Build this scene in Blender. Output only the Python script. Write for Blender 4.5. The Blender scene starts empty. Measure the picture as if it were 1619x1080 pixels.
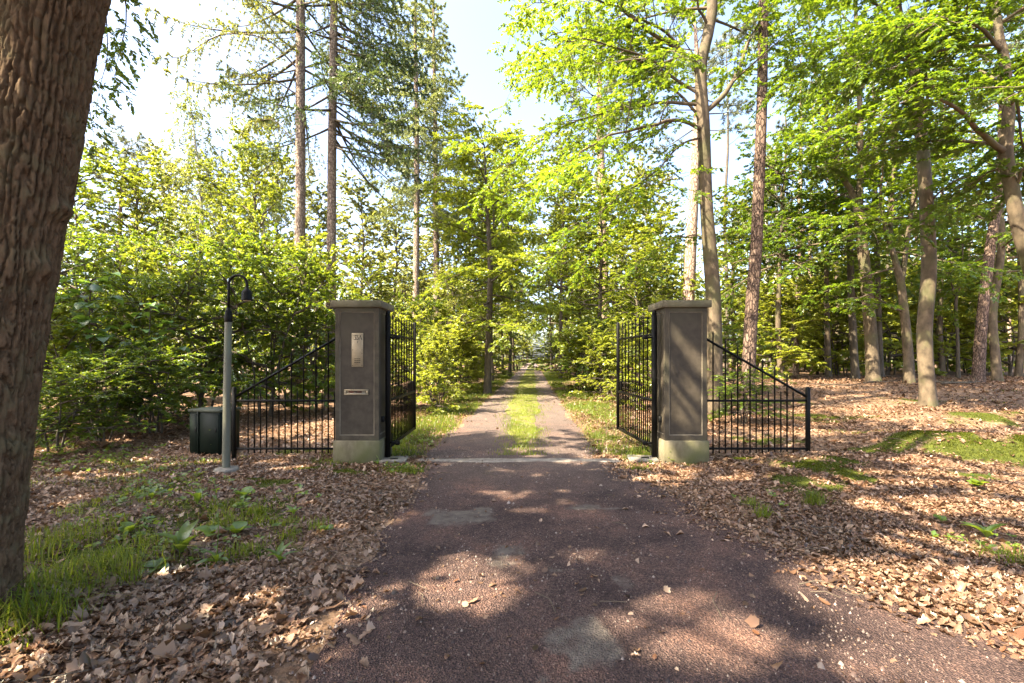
import bpy, math
import numpy as np
from mathutils import Vector, Matrix

# ----------------------------------------------------------------------------- camera, sky, sun, exposure
scene = bpy.context.scene
COL = scene.collection
F_PX, CX, HY, EYE = 719.5, 809.5, 566.0, 1.5            # focal length in photo pixels, image centre, horizon row, eye height
cam_data = bpy.data.cameras.new("camera")
cam = bpy.data.objects.new("camera", cam_data)
COL.objects.link(cam)
cam_data.sensor_width = 36.0
cam_data.lens = 16.0
cam_data.shift_y = 0.0161
cam_data.clip_end = 2000.0
cam.location = (0, 0, EYE)
cam.rotation_euler = (math.radians(90), 0, 0)
scene.camera = cam

SUN = np.array([-0.56, -0.31, 0.78]); SUN /= np.linalg.norm(SUN)
world = bpy.data.worlds.new("World"); scene.world = world
world.use_nodes = True
wn = world.node_tree
bg = wn.nodes["Background"]
sky = wn.nodes.new("ShaderNodeTexSky")
sky.sky_type = 'NISHITA'
sky.sun_disc = False
sky.sun_elevation = math.asin(SUN[2])
sky.sun_rotation = math.atan2(SUN[0], SUN[1])
sky.air_density = 0.8
sky.dust_density = 4.0
sky.ozone_density = 0.4
wn.links.new(sky.outputs[0], bg.inputs[0])
bg.inputs[1].default_value = 0.125
sun_data = bpy.data.lights.new("sun", 'SUN')
sun_data.energy = 4.5
sun_data.angle = math.radians(0.53)
sun_data.color = (1.0, 0.87, 0.64)
sun = bpy.data.objects.new("sun", sun_data)
COL.objects.link(sun)
sun.rotation_euler = Vector(SUN).to_track_quat('Z', 'Y').to_euler()
scene.view_settings.view_transform = 'Standard'
scene.view_settings.look = 'None'
scene.view_settings.gamma = 1.0
scene.view_settings.use_curve_mapping = False
scene.view_settings.exposure = 2.8
scene.render.engine = 'CYCLES'
scene.cycles.max_bounces = 12
scene.cycles.diffuse_bounces = 7
scene.cycles.transmission_bounces = 6
scene.cycles.caustics_reflective = False
scene.cycles.caustics_refractive = False
scene.cycles.use_denoising = True

# ----------------------------------------------------------------------------- helpers
UP = np.array([0.0, 0.0, 1.0])


def W(px, py, d):
    """the point that shows at photo pixel (px, py) when it stands d metres away"""
    return np.array([(px - CX) * d / F_PX, d, EYE - (py - HY) * d / F_PX])


def nrm(v):
    return v / np.maximum(np.linalg.norm(v, axis=-1, keepdims=True), 1e-9)


def sstep(a, b, x):
    t = np.clip((x - a) / (b - a), 0, 1)
    return t * t * (3 - 2 * t)


def _hash(ix, iy, seed=0):
    h = (ix.astype(np.int64) * 374761393 + iy.astype(np.int64) * 668265263 + seed * 1442695041) & 0xFFFFFFFF
    h = ((h ^ (h >> 13)) * 1274126177) & 0xFFFFFFFF
    return ((h ^ (h >> 16)) & 0xFFFFFF) / float(0xFFFFFF)


def vnoise(x, y, seed=0):
    x = np.asarray(x, float); y = np.asarray(y, float)
    ix, iy = np.floor(x), np.floor(y)
    fx, fy = x - ix, y - iy
    fx = fx * fx * (3 - 2 * fx); fy = fy * fy * (3 - 2 * fy)
    a, b = _hash(ix, iy, seed), _hash(ix + 1, iy, seed)
    c, d = _hash(ix, iy + 1, seed), _hash(ix + 1, iy + 1, seed)
    return (a * (1 - fx) + b * fx) * (1 - fy) + (c * (1 - fx) + d * fx) * fy


def fbm(x, y, seed=0, n=3):
    s, a, t = 0, 0.5, 0
    for i in range(n):
        s = s + a * vnoise(x * 2 ** i, y * 2 ** i, seed + i * 7); t += a; a *= .5
    return s / t


class Geo:
    """collects vertices and faces of one mesh"""
    def __init__(self):
        self.V, self.F, self.M, self.n = [], [], [], 0

    def add(self, V, F, m=0):
        V = np.asarray(V, float).reshape(-1, 3)
        F = np.asarray(F, np.int64)
        if len(F) == 0:
            return
        self.V.append(V); self.F.append(F + self.n); self.M.append(m); self.n += len(V)

    def mesh(self, name, mats, smooth=False):
        me = bpy.data.meshes.new(name)
        V = np.concatenate(self.V)
        me.vertices.add(len(V)); me.vertices.foreach_set("co", V.astype(np.float32).ravel())
        tot = np.concatenate([np.full(len(f), f.shape[1]) for f in self.F])
        idx = np.concatenate([f.ravel() for f in self.F])
        start = np.concatenate([[0], np.cumsum(tot)[:-1]])
        mi = np.concatenate([np.full(len(f), m) for f, m in zip(self.F, self.M)])
        me.loops.add(len(idx)); me.loops.foreach_set("vertex_index", idx.astype(np.int32))
        me.polygons.add(len(tot))
        me.polygons.foreach_set("loop_start", start.astype(np.int32))
        me.polygons.foreach_set("loop_total", tot.astype(np.int32))
        me.polygons.foreach_set("material_index", mi.astype(np.int32))
        if smooth:
            me.polygons.foreach_set("use_smooth", np.ones(len(tot), bool))
        for m in (mats if isinstance(mats, (list, tuple)) else [mats]):
            me.materials.append(m)
        me.update(calc_edges=True)
        return me

    def build(self, name, mats, parent=None, smooth=False, loc=(0, 0, 0)):
        return link(name, self.mesh(name, mats, smooth), parent, loc)

    # ---- shapes
    def box(self, c, s, m=0, bev=0.0, rz=0.0):
        x, y, z = s[0] / 2, s[1] / 2, s[2] / 2
        if bev <= 0:
            V = [(-x, -y, -z), (x, -y, -z), (x, y, -z), (-x, y, -z), (-x, -y, z), (x, -y, z), (x, y, z), (-x, y, z)]
            F = [(0, 3, 2, 1), (4, 5, 6, 7), (0, 1, 5, 4), (1, 2, 6, 5), (2, 3, 7, 6), (3, 0, 4, 7)]
            V = np.array(V); parts = [np.array(F)]
        else:
            b = min(bev, x * .45, y * .45, z * .45)
            V, ids = [], {}
            for sx in (-1, 1):
                for sy in (-1, 1):
                    for sz in (-1, 1):
                        for ax in range(3):
                            p = [sx * (x - b), sy * (y - b), sz * (z - b)]
                            p[ax] = (sx * x, sy * y, sz * z)[ax]
                            ids[(sx, sy, sz, ax)] = len(V); V.append(p)
            V = np.array(V)
            Q, T = [], []
            def face(l):
                n = np.cross(V[l[1]] - V[l[0]], V[l[2]] - V[l[0]])
                if np.dot(n, V[l].mean(0)) < 0:
                    l = l[::-1]
                (Q if len(l) == 4 else T).append(l)
            for ax in range(3):
                o = [a for a in range(3) if a != ax]
                for s_ in (-1, 1):
                    l = []
                    for a, b2 in ((-1, -1), (1, -1), (1, 1), (-1, 1)):
                        k = [0, 0, 0]; k[ax] = s_; k[o[0]] = a; k[o[1]] = b2
                        l.append(ids[(*k, ax)])
                    face(l)
                for a in (-1, 1):
                    for b2 in (-1, 1):
                        k0 = [0, 0, 0]; k1 = [0, 0, 0]
                        k0[o[0]] = k1[o[0]] = a; k0[o[1]] = k1[o[1]] = b2; k0[ax] = -1; k1[ax] = 1
                        face([ids[(*k0, o[0])], ids[(*k1, o[0])], ids[(*k1, o[1])], ids[(*k0, o[1])]])
            for sx in (-1, 1):
                for sy in (-1, 1):
                    for sz in (-1, 1):
                        face([ids[(sx, sy, sz, a)] for a in range(3)])
            parts = [np.array(Q), np.array(T)]
        if rz:
            ca, sa = math.cos(rz), math.sin(rz)
            V = np.stack([V[:, 0] * ca - V[:, 1] * sa, V[:, 0] * sa + V[:, 1] * ca, V[:, 2]], 1)
        V = V + np.array(c)
        n0 = self.n
        self.V.append(V); self.n += len(V)
        for f in parts:
            self.F.append(f + n0); self.M.append(m)

    def tube(self, P, R, sides=8, m=0, caps=True):
        P = np.asarray(P, float); k = len(P)
        R = np.broadcast_to(np.asarray(R, float), (k,))
        T = nrm(np.gradient(P, axis=0))
        ref = np.array([1.0, 0, 0]) if abs(T[0][0]) < .8 else np.array([0, 1.0, 0])
        A = np.zeros((k, 3)); a = ref
        for i in range(k):
            a = a - T[i] * np.dot(a, T[i]); a = a / max(np.linalg.norm(a), 1e-9); A[i] = a
        B = np.cross(T, A)
        th = np.arange(sides) * 2 * math.pi / sides
        V = P[:, None] + R[:, None, None] * (A[:, None] * np.cos(th)[None, :, None] + B[:, None] * np.sin(th)[None, :, None])
        i, j = np.meshgrid(np.arange(k - 1), np.arange(sides), indexing='ij')
        j2 = (j + 1) % sides
        Fq = np.stack([i * sides + j, i * sides + j2, (i + 1) * sides + j2, (i + 1) * sides + j], -1).reshape(-1, 4)
        n0 = self.n
        self.add(V, Fq, m)
        if caps:
            self.F.append(np.array([n0 + np.arange(sides)[::-1]])); self.M.append(m)
            self.F.append(np.array([n0 + (k - 1) * sides + np.arange(sides)])); self.M.append(m)

    def tubes(self, P, R, sides=3, m=0):
        """many thin tubes at once: P (n,k,3), R (n,k)"""
        n, k, _ = P.shape
        if n == 0:
            return
        T = nrm(P[:, -1] - P[:, 0])
        ref = np.where(np.abs(T[:, 2:3]) < .8, UP[None], np.array([[1.0, 0, 0]]))
        A = nrm(np.cross(T, ref)); B = np.cross(T, A)
        th = np.arange(sides) * 2 * math.pi / sides
        ring = A[:, None] * np.cos(th)[None, :, None] + B[:, None] * np.sin(th)[None, :, None]
        V = P[:, :, None] + R[:, :, None, None] * ring[:, None]
        i, j = np.meshgrid(np.arange(k - 1), np.arange(sides), indexing='ij')
        j2 = (j + 1) % sides
        Fq = np.stack([i * sides + j, i * sides + j2, (i + 1) * sides + j2, (i + 1) * sides + j], -1).reshape(-1, 4)
        Fq = (Fq[None] + (np.arange(n) * k * sides)[:, None, None]).reshape(-1, 4)
        self.add(V, Fq, m)

    def lathe(self, prof, sides=24, m=0, c=(0, 0, 0)):
        prof = np.array(prof, float); k = len(prof)
        th = np.arange(sides) * 2 * math.pi / sides
        V = np.stack([prof[:, None, 0] * np.cos(th), prof[:, None, 0] * np.sin(th), np.repeat(prof[:, 1:2], sides, 1)], -1) + np.array(c)
        i, j = np.meshgrid(np.arange(k - 1), np.arange(sides), indexing='ij')
        j2 = (j + 1) % sides
        self.add(V, np.stack([i * sides + j, i * sides + j2, (i + 1) * sides + j2, (i + 1) * sides + j], -1).reshape(-1, 4), m)


def link(name, data, parent=None, loc=(0, 0, 0)):
    o = bpy.data.objects.new(name, data)
    COL.objects.link(o)
    o.location = loc
    if parent is not None:
        o.parent = parent
    return o


def tag(o, label=None, cat=None, group=None, kind=None):
    for k, v in (("label", label), ("category", cat), ("group", group), ("kind", kind)):
        if v:
            o[k] = v
        elif k in o.keys():
            del o[k]
    return o


def thing(name, label, cat, loc=(0, 0, 0), rz=0.0, group=None):
    o = link(name, None, None, loc)
    o.empty_display_size = .2
    o.rotation_euler = (0, 0, rz)
    return tag(o, label, cat, group)


def copy_thing(root, label, loc, rz=0.0, s=1.0, group=None, sz=None):
    r = root.copy(); COL.objects.link(r)
    r.location = loc; r.rotation_euler = (0, 0, rz); r.scale = (s, s, s if sz is None else sz)
    tag(r, label, root["category"], group)
    for ch in list(root.children):
        c = ch.copy(); COL.objects.link(c); c.parent = r
        for g in list(ch.children):
            d = g.copy(); COL.objects.link(d); d.parent = c
    return r


# ----------------------------------------------------------------------------- materials
def new_mat(name):
    m = bpy.data.materials.new(name); m.use_nodes = True
    nt = m.node_tree; nt.nodes.clear()
    out = nt.nodes.new("ShaderNodeOutputMaterial")
    return m, nt, out


def N(nt, t, **kw):
    n = nt.nodes.new(t)
    for k, v in kw.items():
        if k.startswith("i_"):
            n.inputs[k[2:].replace("_", " ")].default_value = v
        else:
            setattr(n, k, v)
    return n


def ramp(nt, stops, fac=None, interp='LINEAR'):
    r = nt.nodes.new("ShaderNodeValToRGB")
    r.color_ramp.interpolation = interp
    e = r.color_ramp.elements
    while len(e) < len(stops):
        e.new(0.5)
    for el, (p, c) in zip(e, stops):
        el.position = p; el.color = (*c, 1) if len(c) == 3 else c
    if fac is not None:
        nt.links.new(fac, r.inputs[0])
    return r


def mixc(nt, fac, a, b, mode='MIX'):
    n = nt.nodes.new("ShaderNodeMix"); n.data_type = 'RGBA'; n.blend_type = mode
    for s, v in ((n.inputs[0], fac), (n.inputs[6], a), (n.inputs[7], b)):
        if hasattr(v, "is_linked"):
            nt.links.new(v, s)
        elif isinstance(v, (int, float)):
            s.default_value = v
        else:
            s.default_value = (*v, 1)
    return n.outputs[2]


def leaf_mat(name, cols, trans, tfac=0.45, noise=0.5, gloss=0.06, yellow=None):
    """cols: diffuse colours picked at random leaf by leaf; trans: colour of light coming through"""
    m, nt, out = new_mat(name)
    geo = N(nt, "ShaderNodeNewGeometry")
    k = len(cols)
    r = ramp(nt, [(i / (k - 1), c) for i, c in enumerate(cols)], geo.outputs["Random Per Island"])
    r2 = ramp(nt, [(0, trans[0]), (1, trans[1])], geo.outputs["Random Per Island"])
    nz = N(nt, "ShaderNodeTexNoise", i_Scale=noise, i_Detail=2.0)
    nt.links.new(geo.outputs["Position"], nz.inputs["Vector"])
    v = N(nt, "ShaderNodeMapRange"); v.inputs[1].default_value = .3; v.inputs[2].default_value = .7
    v.inputs[3].default_value = .72; v.inputs[4].default_value = 1.3
    nt.links.new(nz.outputs[0], v.inputs[0])
    hs = N(nt, "ShaderNodeHueSaturation"); nt.links.new(v.outputs[0], hs.inputs["Value"]); nt.links.new(r.outputs[0], hs.inputs["Color"])
    hs2 = N(nt, "ShaderNodeHueSaturation"); nt.links.new(v.outputs[0], hs2.inputs["Value"]); nt.links.new(r2.outputs[0], hs2.inputs["Color"])
    d = N(nt, "ShaderNodeBsdfDiffuse"); nt.links.new(hs.outputs[0], d.inputs[0])
    t = N(nt, "ShaderNodeBsdfTranslucent"); nt.links.new(hs2.outputs[0], t.inputs[0])
    mx = N(nt, "ShaderNodeMixShader"); mx.inputs[0].default_value = tfac
    nt.links.new(d.outputs[0], mx.inputs[1]); nt.links.new(t.outputs[0], mx.inputs[2])
    g = N(nt, "ShaderNodeBsdfGlossy", i_Roughness=.38); g.inputs[0].default_value = (.9, .95, .9, 1)
    mx2 = N(nt, "ShaderNodeMixShader"); mx2.inputs[0].default_value = gloss
    nt.links.new(mx.outputs[0], mx2.inputs[1]); nt.links.new(g.outputs[0], mx2.inputs[2])
    nt.links.new(mx2.outputs[0], out.inputs[0])
    return m


def rough_mat(name, c1, c2, scale=8.0, stretch=(1, 1, 1), bump=.5, dist=.02, rough=.85, detail=6.0, c3=None, spec=.25, bscale=None, metal=0.0, sharp=(.35, .65)):
    m, nt, out = new_mat(name)
    tc = N(nt, "ShaderNodeTexCoord"); mp = N(nt, "ShaderNodeMapping"); mp.inputs["Scale"].default_value = stretch
    nt.links.new(tc.outputs["Object"], mp.inputs[0])
    nz = N(nt, "ShaderNodeTexNoise", i_Scale=scale, i_Detail=detail, i_Roughness=.62)
    nt.links.new(mp.outputs[0], nz.inputs["Vector"])
    col = ramp(nt, [(sharp[0], c1), (sharp[1], c2)], nz.outputs[0]).outputs[0]
    if c3:
        n3 = N(nt, "ShaderNodeTexNoise", i_Scale=scale * .22, i_Detail=4.0); nt.links.new(tc.outputs["Object"], n3.inputs["Vector"])
        f = ramp(nt, [(.5, (0, 0, 0)), (.68, (1, 1, 1))], n3.outputs[0])
        col = mixc(nt, f.outputs[0], col, c3)
    b = N(nt, "ShaderNodeBsdfPrincipled", i_Roughness=rough, i_Metallic=metal)
    b.inputs["Specular IOR Level"].default_value = spec
    nt.links.new(col, b.inputs["Base Color"])
    if bump:
        nb = N(nt, "ShaderNodeTexNoise", i_Scale=bscale or scale * 2, i_Detail=6.0, i_Roughness=.7)
        nt.links.new(mp.outputs[0], nb.inputs["Vector"])
        bp = N(nt, "ShaderNodeBump", i_Strength=bump, i_Distance=dist)
        nt.links.new(nb.outputs[0], bp.inputs["Height"]); nt.links.new(bp.outputs[0], b.inputs["Normal"])
    nt.links.new(b.outputs[0], out.inputs[0])
    return m


def plate_bark(name, c1, c2, cgap, sx=14, sz=5, bump=.9, dist=.03, moss=None, rough_amt=.35):
    """scaly pine or larch bark: plates parted by darker cracks"""
    m, nt, out = new_mat(name)
    tc = N(nt, "ShaderNodeTexCoord"); mp = N(nt, "ShaderNodeMapping"); mp.inputs["Scale"].default_value = (sx, sx, sz)
    nt.links.new(tc.outputs["Object"], mp.inputs[0])
    nzw = N(nt, "ShaderNodeTexNoise", i_Scale=1.2, i_Detail=3.0); nt.links.new(mp.outputs[0], nzw.inputs["Vector"])
    add = N(nt, "ShaderNodeVectorMath", operation='MULTIPLY_ADD'); add.inputs[1].default_value = (.9, .9, .9)
    nt.links.new(nzw.outputs["Color"], add.inputs[0]); nt.links.new(mp.outputs[0], add.inputs[2])
    vo = N(nt, "ShaderNodeTexVoronoi", feature='DISTANCE_TO_EDGE', i_Scale=1.0); nt.links.new(add.outputs[0], vo.inputs["Vector"])
    vc = N(nt, "ShaderNodeTexVoronoi", i_Scale=1.0); nt.links.new(add.outputs[0], vc.inputs["Vector"])
    col = ramp(nt, [(0, c1), (1, c2)], vc.outputs["Color"]).outputs[0]
    gap = ramp(nt, [(.02, (0, 0, 0)), (.16, (1, 1, 1))], vo.outputs["Distance"])
    col = mixc(nt, gap.outputs[0], cgap, col)
    if moss:
        sep = N(nt, "ShaderNodeSeparateXYZ"); nt.links.new(tc.outputs["Object"], sep.inputs[0])
        n4 = N(nt, "ShaderNodeTexNoise", i_Scale=3.0, i_Detail=4.0); nt.links.new(tc.outputs["Object"], n4.inputs["Vector"])
        f = ramp(nt, [(.5, (0, 0, 0)), (.66, (1, 1, 1))], n4.outputs[0])
        col = mixc(nt, f.outputs[0], col, moss)
    b = N(nt, "ShaderNodeBsdfPrincipled", i_Roughness=.9); b.inputs["Specular IOR Level"].default_value = .15
    nt.links.new(col, b.inputs["Base Color"])
    nb = N(nt, "ShaderNodeTexNoise", i_Scale=2.5, i_Detail=6.0, i_Roughness=.7); nt.links.new(mp.outputs[0], nb.inputs["Vector"])
    ad = N(nt, "ShaderNodeMath", operation='MULTIPLY_ADD'); ad.inputs[1].default_value = .35
    ad.inputs[1].default_value = rough_amt
    nt.links.new(nb.outputs[0], ad.inputs[0]); nt.links.new(gap.outputs[0], ad.inputs[2])
    bp = N(nt, "ShaderNodeBump", i_Strength=bump, i_Distance=dist)
    nt.links.new(ad.outputs[0], bp.inputs["Height"]); nt.links.new(bp.outputs[0], b.inputs["Normal"])
    nt.links.new(b.outputs[0], out.inputs[0])
    return m


M = {}
M["beech_leaf"] = leaf_mat("beech_leaf", [(.040, .085, .006), (.068, .122, .009), (.100, .150, .012)], [(.20, .32, .010), (.32, .40, .018)], .48)
M["shaded_leaf"] = leaf_mat("shaded_leaf", [(.030, .066, .006), (.050, .098, .009), (.078, .124, .012)], [(.15, .26, .008), (.27, .35, .014)], .45)  # darker beech leaf: shade of the thick canopy put into the colour
M["shrub_leaf"] = leaf_mat("shrub_leaf", [(.034, .070, .007), (.058, .105, .010), (.092, .135, .014)], [(.19, .29, .012), (.33, .38, .022)], .46)
M["bright_leaf"] = leaf_mat("bright_leaf", [(.075, .125, .010), (.115, .160, .013), (.150, .180, .022)], [(.29, .37, .018), (.42, .43, .035)], .48)
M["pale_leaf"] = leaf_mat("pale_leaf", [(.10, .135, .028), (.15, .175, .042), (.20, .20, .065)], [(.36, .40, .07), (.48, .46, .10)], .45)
M["sunlit_leaf"] = leaf_mat("sunlit_leaf", [(.12, .165, .018), (.17, .205, .024), (.22, .23, .04)], [(.42, .48, .03), (.55, .54, .06)], .50)  # brighter leaf: sunlight on the bushes put into the colour
M["oak_leaf"] = leaf_mat("oak_leaf", [(.025, .060, .010), (.045, .090, .014), (.06, .11, .02)], [(.14, .24, .012), (.24, .31, .025)], .42)
M["fir_needle"] = leaf_mat("fir_needle", [(.040, .070, .016), (.068, .102, .022), (.110, .140, .032)], [(.12, .18, .04), (.18, .22, .05)], .30, gloss=.04)
M["fir_sunlit"] = leaf_mat("fir_sunlit", [(.09, .12, .04), (.14, .17, .055), (.21, .225, .08)], [(.26, .31, .07), (.36, .38, .09)], .36, gloss=.04)  # lighter copy of the fir needles, sunlight painted into their colour
M["larch_needle"] = leaf_mat("larch_needle", [(.07, .095, .022), (.12, .145, .028), (.18, .18, .035)], [(.28, .31, .04), (.4, .38, .06)], .38)
M["pine_needle"] = leaf_mat("pine_needle", [(.07, .095, .050), (.11, .13, .068), (.17, .17, .10)], [(.18, .21, .08), (.26, .26, .10)], .28)
M["birch_leaf"] = leaf_mat("birch_leaf", [(.065, .095, .02), (.10, .13, .03), (.14, .155, .045)], [(.28, .32, .05), (.36, .37, .07)], .42)
M["herb_leaf"] = leaf_mat("herb_leaf", [(.055, .110, .012), (.085, .15, .016), (.12, .17, .025)], [(.28, .39, .02), (.38, .43, .035)], .47)
M["big_leaf"] = leaf_mat("big_leaf", [(.045, .11, .02), (.06, .13, .022), (.085, .15, .028)], [(.18, .32, .025), (.25, .37, .035)], .45, gloss=.09)
M["grass"] = leaf_mat("grass", [(.055, .095, .010), (.090, .130, .014), (.15, .150, .04)], [(.27, .34, .015), (.40, .40, .035)], .42, noise=1.5, gloss=.015)
M["moss"] = leaf_mat("moss", [(.028, .040, .004), (.050, .062, .006), (.085, .085, .010)], [(.10, .12, .010), (.16, .16, .014)], .25, noise=2.0, gloss=0.0)
M["dry_leaf"] = leaf_mat("dry_leaf", [(.030, .015, .010), (.120, .064, .038), (.215, .130, .083), (.34, .235, .165), (.105, .045, .022), (.185, .105, .062), (.045, .024, .015), (.27, .165, .102)], [(.22, .10, .04), (.36, .20, .09)], .15, noise=.9, gloss=.05)
M["oak_bark"] = rough_mat("oak_bark", (.060, .039, .022), (.170, .112, .066), 38, (1, 1, .35), 1.0, .010, .92, c3=(.125, .098, .055), bscale=75, spec=.12, sharp=(.3, .7))
M["beech_bark"] = rough_mat("beech_bark", (.055, .042, .028), (.140, .106, .070), 5, (1, 1, .6), .35, .012, .85, c3=(.085, .085, .038), bscale=18)
M["dark_bark"] = rough_mat("dark_bark", (.05, .042, .032), (.11, .09, .065), 9, (1, 1, .4), .5, .02, .9)
M["pine_bark"] = plate_bark("pine_bark", (.125, .085, .064), (.215, .150, .115), (.06, .042, .034), 15, 5)
M["larch_bark"] = plate_bark("larch_bark", (.25, .190, .145), (.38, .305, .24), (.14, .10, .078), 16, 7)
M["pale_bark"] = plate_bark("pale_bark", (.26, .19, .14), (.40, .31, .24), (.15, .10, .075), 9, 3)
M["birch_bark"] = rough_mat("birch_bark", (.30, .27, .23), (.55, .52, .47), 3, (1, 1, 3), .3, .01, .7, c3=(.12, .10, .09))
M["twig"] = rough_mat("twig", (.06, .045, .032), (.12, .095, .07), 20, bump=0)

# ----------------------------------------------------------------------------- the lie of the land
def road_c(y):
    y = np.asarray(y, float)
    return -0.35 + 0.0452 * np.maximum(y, 5.5) - .0


def gz(x, y):
    x = np.asarray(x, float); y = np.asarray(y, float)
    z = .40 * sstep(4, 12, x) * sstep(11, 20, y)
    off = np.abs(x - road_c(y) - .3)
    side = sstep(1.9, 3.6, off) * sstep(2.0, 5.0, np.abs(y) + off)
    near = side * np.exp(-np.maximum(y, 0) / 60)
    z = z + side * (.16 * (fbm(x * .35, y * .35, 3) - .5) + .10 * (fbm(x * 1.1, y * 1.1, 5) - .5)) * near
    # mossy bank on the right and low hump beside the fence
    def ridge(x0, y0, x1, y1, w, h):
        dx, dy = x1 - x0, y1 - y0
        t = np.clip(((x - x0) * dx + (y - y0) * dy) / (dx * dx + dy * dy), 0, 1)
        d2 = (x - x0 - t * dx) ** 2 + (y - y0 - t * dy) ** 2
        return h * np.exp(-d2 / (2 * w * w))
    z = z + ridge(6.3, 6.8, 11.0, 6.3, .42, .34) + ridge(6.2, 7.6, 8.4, 8.4, .4, .14) + ridge(4.0, 6.25, 5.3, 6.1, .45, .11) + ridge(9.5, 10.6, 14, 10.0, .6, .30)
    z = z + ridge(-3.6, 2.2, -3.0, 2.45, .45, .10)
    return z


def patches(x, y, items, warp=.35, seed=0):
    """soft irregular patches: items are (cx, cy, rx, ry, strength)"""
    wx = x + warp * (fbm(x * 1.7, y * 1.7, 21 + seed) - .5) * 2
    wy = y + warp * (fbm(x * 1.7 + 9, y * 1.7, 33 + seed) - .5) * 2
    v = np.zeros_like(np.asarray(x, float))
    for cx, cy, rx, ry, s in items:
        d = np.sqrt(((wx - cx) / rx) ** 2 + ((wy - cy) / ry) ** 2)
        v = np.maximum(v, s * (1 - sstep(.55, 1.15, d)))
    return v


def gpt(px, py):
    """ground point under a photo pixel, on flat ground"""
    d = EYE * F_PX / (py - HY)
    return (px - CX) * d / F_PX, d


def gp(px, py, rx, ry, s=1.0):
    x, y = gpt(px, py)
    return (x, y, rx, ry, s)


MOSS = [gp(1300, 742, .85, .48), gp(1345, 757, .5, .34), gp(1255, 768, .5, .34, .9), gp(1200, 724, .8, .24, .9), (6.5, 6.5, 1.0, .42, 1), (7.6, 6.3, 1.2, .5, 1), (9.2, 6.3, 1.4, .5, 1), (7.8, 7.5, 1.2, .35, .85), (5.8, 6.9, .6, .3, .8), (6.4, 5.75, .8, .22, .9),
        (10.5, 9.9, 1.4, .6, .95), (12.5, 9.5, 1.4, .6, .95), gp(1290, 660, 1.0, 1.0, .7), gp(1500, 660, 1.8, 1.0, .7), gp(1400, 690, .8, .55, .8), gp(1225, 700, .6, .4, .85),
        gp(550, 745, .62, .22), gp(510, 737, .6, .18, .9), gp(380, 757, .34, .15, .95), gp(425, 760, .34, .15, .9), gp(1010, 715, .5, .5, .8), gp(1090, 735, .55, .16, .85),
        gp(640, 718, .5, .3, .7), gp(1170, 732, .4, .16, .9), gp(460, 712, .5, .25, .7), gp(1350, 660, .9, .7, .7), gp(1240, 640, 1.2, .9, .6), gp(1430, 640, 1.2, .8, .6), gp(1180, 690, .6, .3, .6)]
GRASSY = [gp(90, 930, .5, .3, .5), gp(300, 830, .5, .3, .8), gp(420, 800, .35, .2, .9), gp(250, 850, .4, .2, .7), gp(130, 850, .5, .3, .7), gp(150, 890, .45, .3), gp(60, 1000, .35, .2), gp(230, 770, .8, .35, .8), gp(170, 800, .6, .3, .6), gp(330, 800, .5, .25, .7), gp(250, 730, 1.2, .5, .6),
          gp(410, 820, .3, .22, .9), gp(360, 880, .3, .16, .7), gp(440, 870, .22, .14, .6), gp(460, 830, .3, .18, .6), gp(1290, 790, .2, .14, .9), gp(1180, 815, .15, .1, .7), gp(540, 730, .5, .2, .8),
          gp(630, 740, .35, .2, .9), gp(1015, 730, .3, .25, .8), gp(100, 760, 1.2, .5, .5), gp(1590, 860, .35, .15, .6), gp(1340, 690, .4, .4, .6)]


def verge(x, y):
    off = np.abs(x - road_c(y) - .02)
    v = sstep(1.15, 1.5, off) * (1 - sstep(2.2, 3.4, off)) * sstep(6.6, 7.6, y)
    return v


def grass_mask(x, y):
    return np.maximum(patches(x, y, GRASSY), verge(x, y) * (.35 + .65 * sstep(.35, .6, fbm(x * .9, y * .5, 41))))


def moss_mask(x, y):
    return patches(x, y, MOSS, .3, 5) * (.25 + .75 * sstep(.34, .56, fbm(x * 2.4, y * 2.4, 29)))


def drive_mask(x, y):
    """1 on the drive; the mouth flares to the right near the camera"""
    c = road_c(y)
    left = np.where(y < 6.7, -1.05 - .06 * np.maximum(y - 2, 0) * .6, c - 1.42)
    right = np.where(y < 6.7, 1.55 + .10 * np.maximum(6.7 - y, 0) + .055 * np.maximum(6.0 - y, 0) ** 2, c + 1.42)
    w = .25 * (fbm(x * 1.5, y * 1.5, 61) - .5) * 2
    return sstep(-.42, .28, x - left + w) * (1 - sstep(-.55, .12, x - right + w))


# ----------------------------------------------------------------------------- ground
def axis(lo, hi, fine_lo, fine_hi, step, grow=1.13):
    a = list(np.arange(fine_lo, fine_hi, step)); s = step
    x = a[-1]
    while x < hi:
        s *= grow; x += s; a.append(x)
    s = step; x = a[0]; b = []
    while x > lo:
        s *= grow; x -= s; b.append(x)
    return np.array(b[::-1] + a)


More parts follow.
